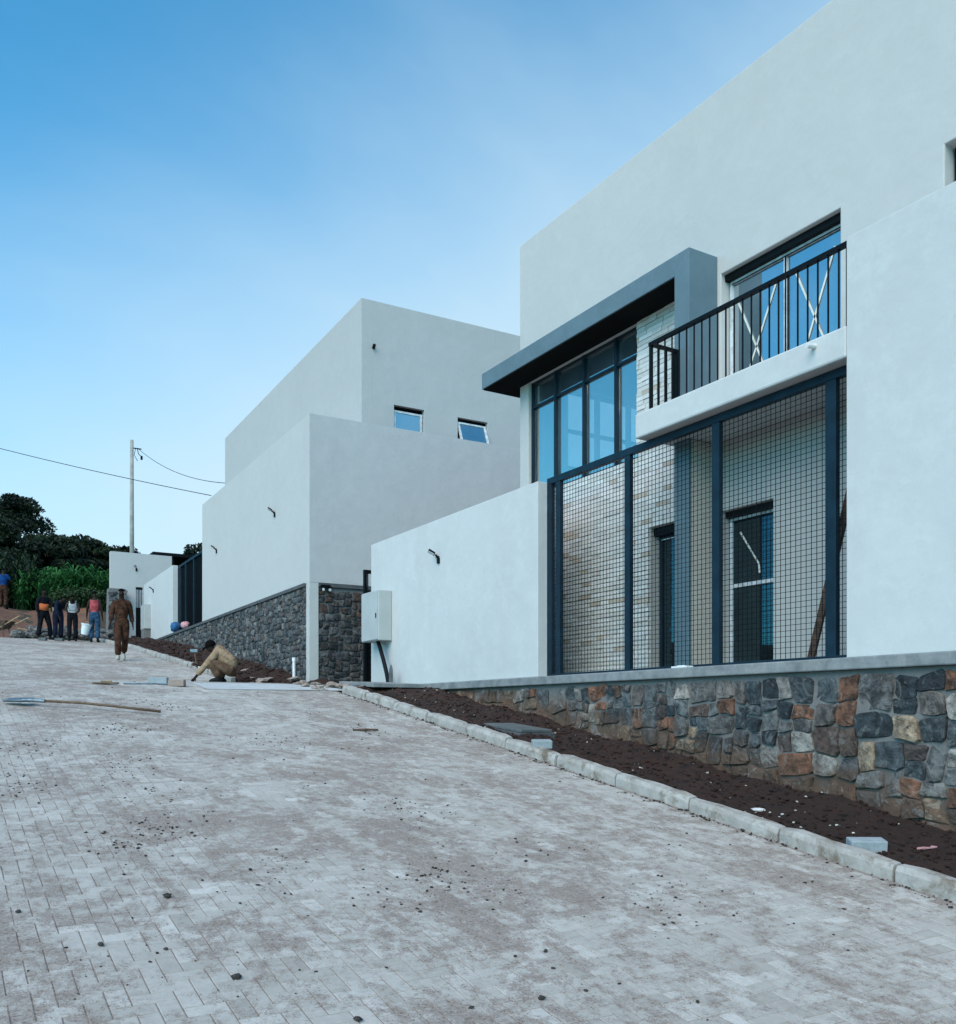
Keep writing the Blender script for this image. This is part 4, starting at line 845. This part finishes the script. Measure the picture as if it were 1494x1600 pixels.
def person(label, loc, rz, pose, top, bottom, shoe='black', vest=False, hair='hair', cap=False, hgt=1.0, short=False, group=None, over=None):
    P = dict(BASE); P.update(pose); P = {k: Vector(v) for k, v in P.items()}
    e = thing('person', label, 'person', loc, rz, group); e.scale = (hgt,) * 3
    def graph(chains, grow=0., over={}):
        V, E, Rr, ix = [], [], [], {}
        def g(k, p=None, r=None):
            if k not in ix: ix[k] = len(V); V.append(P[k] if p is None else p); r0 = over.get(k, rad(k) if r is None else r); Rr.append(tuple(x + grow for x in r0) if isinstance(r0, tuple) else r0 + grow)
            return ix[k]
        for ch in chains:
            for a, b in zip(ch, ch[1:]):
                i = g(a) if isinstance(a, str) else g(*a); j = g(b) if isinstance(b, str) else g(*b); E.append((i, j))
        return V, E, Rr
    ch = [['pelvis', 'waist', 'chest', 'nb', 'neck', 'chin', 'mid', 'top'], ['pelvis', 'hipL', 'knL', 'anL', 'toeL'], ['pelvis', 'hipR', 'knR', 'anR', 'toeR'], ['nb', 'shL', 'elL', 'wrL'], ['nb', 'shR', 'elR', 'wrR']]
    for q, s in (('L', 1), ('R', -1)):
        w_, el = P['wr' + q], P['el' + q]; d = (w_ - el).normalized(); side = d.cross(Vector((1, 0, 0)) if abs(d.x) < .9 else Vector((0, 1, 0))).normalized(); cr = d.cross(side).normalized()
        pm = w_ + d * .055; ch.append(['wr' + q, ('pm' + q, pm, (.030, .018))])
        for f_, (o_, L) in enumerate(((-.024, .062), (-.008, .074), (.009, .070), (.025, .054))):
            b0 = pm + side * o_ + d * .035; ch.append([('pm' + q, pm, .02), ('f%s%d' % (q, f_), b0, .0095), ('g%s%d' % (q, f_), b0 + d * L * .5 + cr * .004, .0085), ('h%s%d' % (q, f_), b0 + d * L * .85 + cr * (.018), .007)])
        t0 = w_ + d * .03 - side * .028; ch.append([('pm' + q, pm, .02), ('t' + q, t0 + d * .02 - side * .008, .010), ('u' + q, t0 + d * .055 - side * .016, .008)])
    # nose and ears on the head
    hd = (P['top'] - P['chin']).normalized(); fwd = Vector((0, -1, 0)) if 'face' not in pose else P['face'].normalized(); sd_ = hd.cross(fwd).normalized()
    ch.append(['mid', ('nose', P['mid'] + fwd * .098 - hd * .015, .012)])
    V, E, Rr = graph(ch); body = skinmesh('body', V, E, Rr, M['skin'], e, 2)
    for s in (1, -1): MB().lump(P['mid'] + sd_ * .083 * s - hd * .015, .020, random.Random(3), None, (.4, .8, 1.1), .05).build('ear', M['skin'], body, smooth=True)
    for s in (1, -1): MB().lump(P['mid'] + fwd * .080 + sd_ * .031 * s + hd * .012, .009, random.Random(3), None, (1, 1, .7), .02).build('eye', M['hair'], body)
    # hair / cap
    c0 = P['mid'] + hd * .035 - fwd * .008; hm = MB(); n, mm = 14, 6; V, F = [], []
    for i in range(mm + 1):
        t = (math.pi * (.42 if not cap else .56)) * i / mm
        for k in range(n):
            a = 2 * math.pi * k / n; dirv = hd * math.cos(t) + (sd_ * math.cos(a) + fwd * math.sin(a)) * math.sin(t)
            V.append(c0 + Vector(dirv) * (.086 if not cap else .102) * (1 if abs(math.sin(a)) < .5 else 1.04))
    F = [(i * n + k, i * n + (k + 1) % n, (i + 1) * n + (k + 1) % n, (i + 1) * n + k) for i in range(mm) for k in range(n)]
    hm.add(V, F)
    if cap: hm.add([c0 + fwd * .09 + sd_ * .07 - hd * .005, c0 + fwd * .09 - sd_ * .07 - hd * .005, c0 + fwd * .165 - sd_ * .045 - hd * .02, c0 + fwd * .165 + sd_ * .045 - hd * .02, c0 + fwd * .09 + sd_ * .07 - hd * .017, c0 + fwd * .09 - sd_ * .07 - hd * .017, c0 + fwd * .165 - sd_ * .045 - hd * .032, c0 + fwd * .165 + sd_ * .045 - hd * .032], [(0, 1, 2, 3), (7, 6, 5, 4), (0, 3, 7, 4), (3, 2, 6, 7), (2, 1, 5, 6)])
    hm.build('cap' if cap else 'hair', M[hair], e, smooth=True)
    tc = [['chest', 'waist', 'pelvis'], ['chest', 'nb']]
    if vest: tc += [['nb', ('vL', P['nb'].lerp(P['shL'], .62), .06)], ['nb', ('vR', P['nb'].lerp(P['shR'], .62), .06)]]
    else:
        for q in 'LR':
            cuff = P['el' + q].lerp(P['wr' + q], .85) if not short else P['sh' + q].lerp(P['el' + q], .7)
            tc.append(['nb', 'sh' + q] + ([] if short else ['el' + q]) + [('cuff' + q, cuff, .036 if not short else .055)])
    V, E, Rr = graph(tc, .02, dict(nb=.066, **(over or {}))); skinmesh('shirt' if not vest else 'vest', V, E, Rr, M[top], e, 2)
    V, E, Rr = graph([['pelvis', 'waist'], ['pelvis', 'hipL', 'knL', ('hL', P['knL'].lerp(P['anL'], .96), .055)], ['pelvis', 'hipR', 'knR', ('hR', P['knR'].lerp(P['anR'], .96), .055)]], .026, dict(waist=(.115, .09), pelvis=(.15, .12), hipL=.098, hipR=.098)); skinmesh('trousers', V, E, Rr, M[bottom], e, 2)
    for q in 'LR':
        a, t = P['an' + q], P['toe' + q]; bk = a + (a - t).normalized() * .06; bk.z = t.z
        skinmesh('shoe', [a.lerp(t, .35), t, t + (t - a).normalized() * .05, bk, a + Vector((0, 0, .0))], [(0, 1), (1, 2), (0, 3), (0, 4)], [.045, .044, .032, .04, .045], M[shoe], e, 2)
    return e
CAMZ = lambda x, y: math.atan2(x, y)
# walking man: coming downhill to the camera
def face(x, y): return -math.atan2(x, y) # local -Y looks at the origin
walk = dict(shL=(.17, .0, 1.385), elL=(.215, .08, 1.13), wrL=(.25, .02, .89), elR=(-.22, .0, 1.13), wrR=(-.25, -.12, .90), knL=(.08, .02, .50), anL=(.05, .26, .20), toeL=(.055, .15, .07), knR=(-.085, -.16, .50), anR=(-.075, -.20, .09), toeR=(-.09, -.36, .035))
person('person in dusty brown overalls walking down the road towards the viewer', (4.0, 23.3, h(23.3)), face(4, 23.3), walk, 'brown_cloth', 'brown_cloth', 'dirty_shoe')
squat = dict(pelvis=(0, .18, .24), waist=(0, .15, .38), chest=(0, .02, .53), nb=(0, -.10, .61), neck=(0, -.14, .645), chin=(0, -.205, .64), mid=(0, -.235, .70), top=(0, -.245, .765),
    shL=(.17, -.08, .56), elL=(.23, -.27, .33), wrL=(.16, -.47, .12), shR=(-.17, -.09, .56), elR=(-.22, -.28, .33), wrR=(-.17, -.50, .36),
    hipL=(.1, .16, .24), hipR=(-.1, .16, .24), knL=(.2, -.20, .42), knR=(-.18, -.20, .42), anL=(.15, -.02, .09), anR=(-.14, -.02, .09), toeL=(.17, -.17, .035), toeR=(-.16, -.17, .035), face=(0, -.95, -.35))
cw = person('person in tan work clothes and black cap crouching with a hammer beside the stone wall', (4.9, 17.75, h(17.75) + .0), R(-121), squat, 'tan_cloth', 'work_trousers', 'black', cap=True, over=dict(chest=(.175, .15), waist=(.16, .14), pelvis=(.15, .13)))
hm_ = thing('hammer', 'mason hammer raised in the hand of the crouching worker', 'hammer', (4.9, 17.75, h(17.75)), R(-121))
MB().tube([(-.17, -.545, .30), (-.17, -.60, .62)], .014, 8).build('handle', M['woodd'], hm_); MB().box(-.20, -.14, -.68, -.53, .61, .67).build('head', M['tool'], hm_, .006)
base_w = dict(elL=(.25, -.05, 1.15), wrL=(.2, -.22, 1.0))
person('person in pink sleeveless top and blue jeans seen from behind beside the white bucket', (4.85, 33.3, h(33.3)), face(4.85, 33.3) + R(170), dict(wrL=(.26, -.1, .9), knL=(.1, -.08, .49)), 'pink_vest', 'jeans', vest=True)
bend = dict(chest=(0, -.06, 1.24), nb=(0, -.16, 1.36), neck=(0, -.21, 1.41), chin=(0, -.27, 1.44), mid=(0, -.285, 1.50), top=(0, -.28, 1.56), shL=(.165, -.14, 1.32), shR=(-.165, -.14, 1.32), elL=(.22, -.25, 1.08), elR=(-.22, -.25, 1.08), wrL=(.14, -.42, .98), wrR=(-.14, -.42, .98))
person('person in white vest and black trousers standing bent in front of the rubble', (4.2, 33.6, h(33.6)), face(4.2, 33.6), bend, 'white_cloth', 'dark_cloth', vest=True, hgt=.95)
stoop = dict(bend); stoop.update(chest=(0, -.12, 1.2), nb=(0, -.28, 1.28), neck=(0, -.34, 1.31), chin=(0, -.41, 1.30), mid=(0, -.43, 1.36), top=(0, -.43, 1.43), shL=(.165, -.24, 1.25), shR=(-.165, -.24, 1.25), elL=(.22, -.34, 1.0), elR=(-.22, -.34, 1.0), wrL=(.16, -.40, .78), wrR=(-.16, -.40, .78))
person('person in navy work clothes stooping between the white vested man and the orange vest', (3.82, 34.2, h(34.2)), face(3.8, 34) + R(25), stoop, 'navy_cloth', 'navy_cloth')
sp_ = dict(elL=(.27, -.12, 1.15), wrL=(.15, -.3, 1.2), knL=(.18, -.05, .49), anL=(.24, .02, .09), toeL=(.26, -.14, .035), knR=(-.15, -.02, .49), anR=(-.2, .02, .09), toeR=(-.22, -.14, .035))
p_o = person('person in black clothes with an orange cloth at the waist standing legs apart', (3.38, 34.2, h(34.2)), face(3.4, 34.2) + R(30), sp_, 'dark_cloth', 'dark_cloth')
V = []; ob = MB()
for z_, k_ in ((.98, 1.0), (1.2, 1.02)):
    for i in range(9): a = R(-175 + 130 * i / 8); V.append((.175 * math.cos(a) * k_ - .01, .145 * math.sin(a) * k_, z_ + .01 * math.sin(i)))
ob.add(V, [(i, i + 1, i + 10, i + 9) for i in range(8)]); o = ob.build('orange_cloth', M['orange_cloth'], p_o, smooth=True); sf = o.modifiers.new('s', 'SOLIDIFY'); sf.thickness = .012
person('person in bright blue shirt and brown trousers standing on the dirt mound at far left', (2.75, 43.6, ter(2.75, 43.6)), face(2.75, 43.6) + R(160), dict(elL=(.28, -.1, 1.15), wrL=(.12, -.24, 1.1), elR=(-.28, -.1, 1.15), wrR=(-.12, -.24, 1.1)), 'blue_shirt', 'brown_cloth', short=True)
# red clay mound at the end of the paving
def mound(x, y): return ter(x, y) + .04 + .30 * sm(38.1, 39.2, y) * (1 - sm(39.6, 42.2, y)) * (.7 + .3 * math.sin(x * 1.7)) + .02 * math.sin(9 * x) * math.sin(7 * y)
struct(strip('clay_mound', M['clay'], -4, 5.9, 37.9, 45.4, lambda x, y: mound(x, y) - .12 * sm(44.4, 45.4, y), 60, .12))
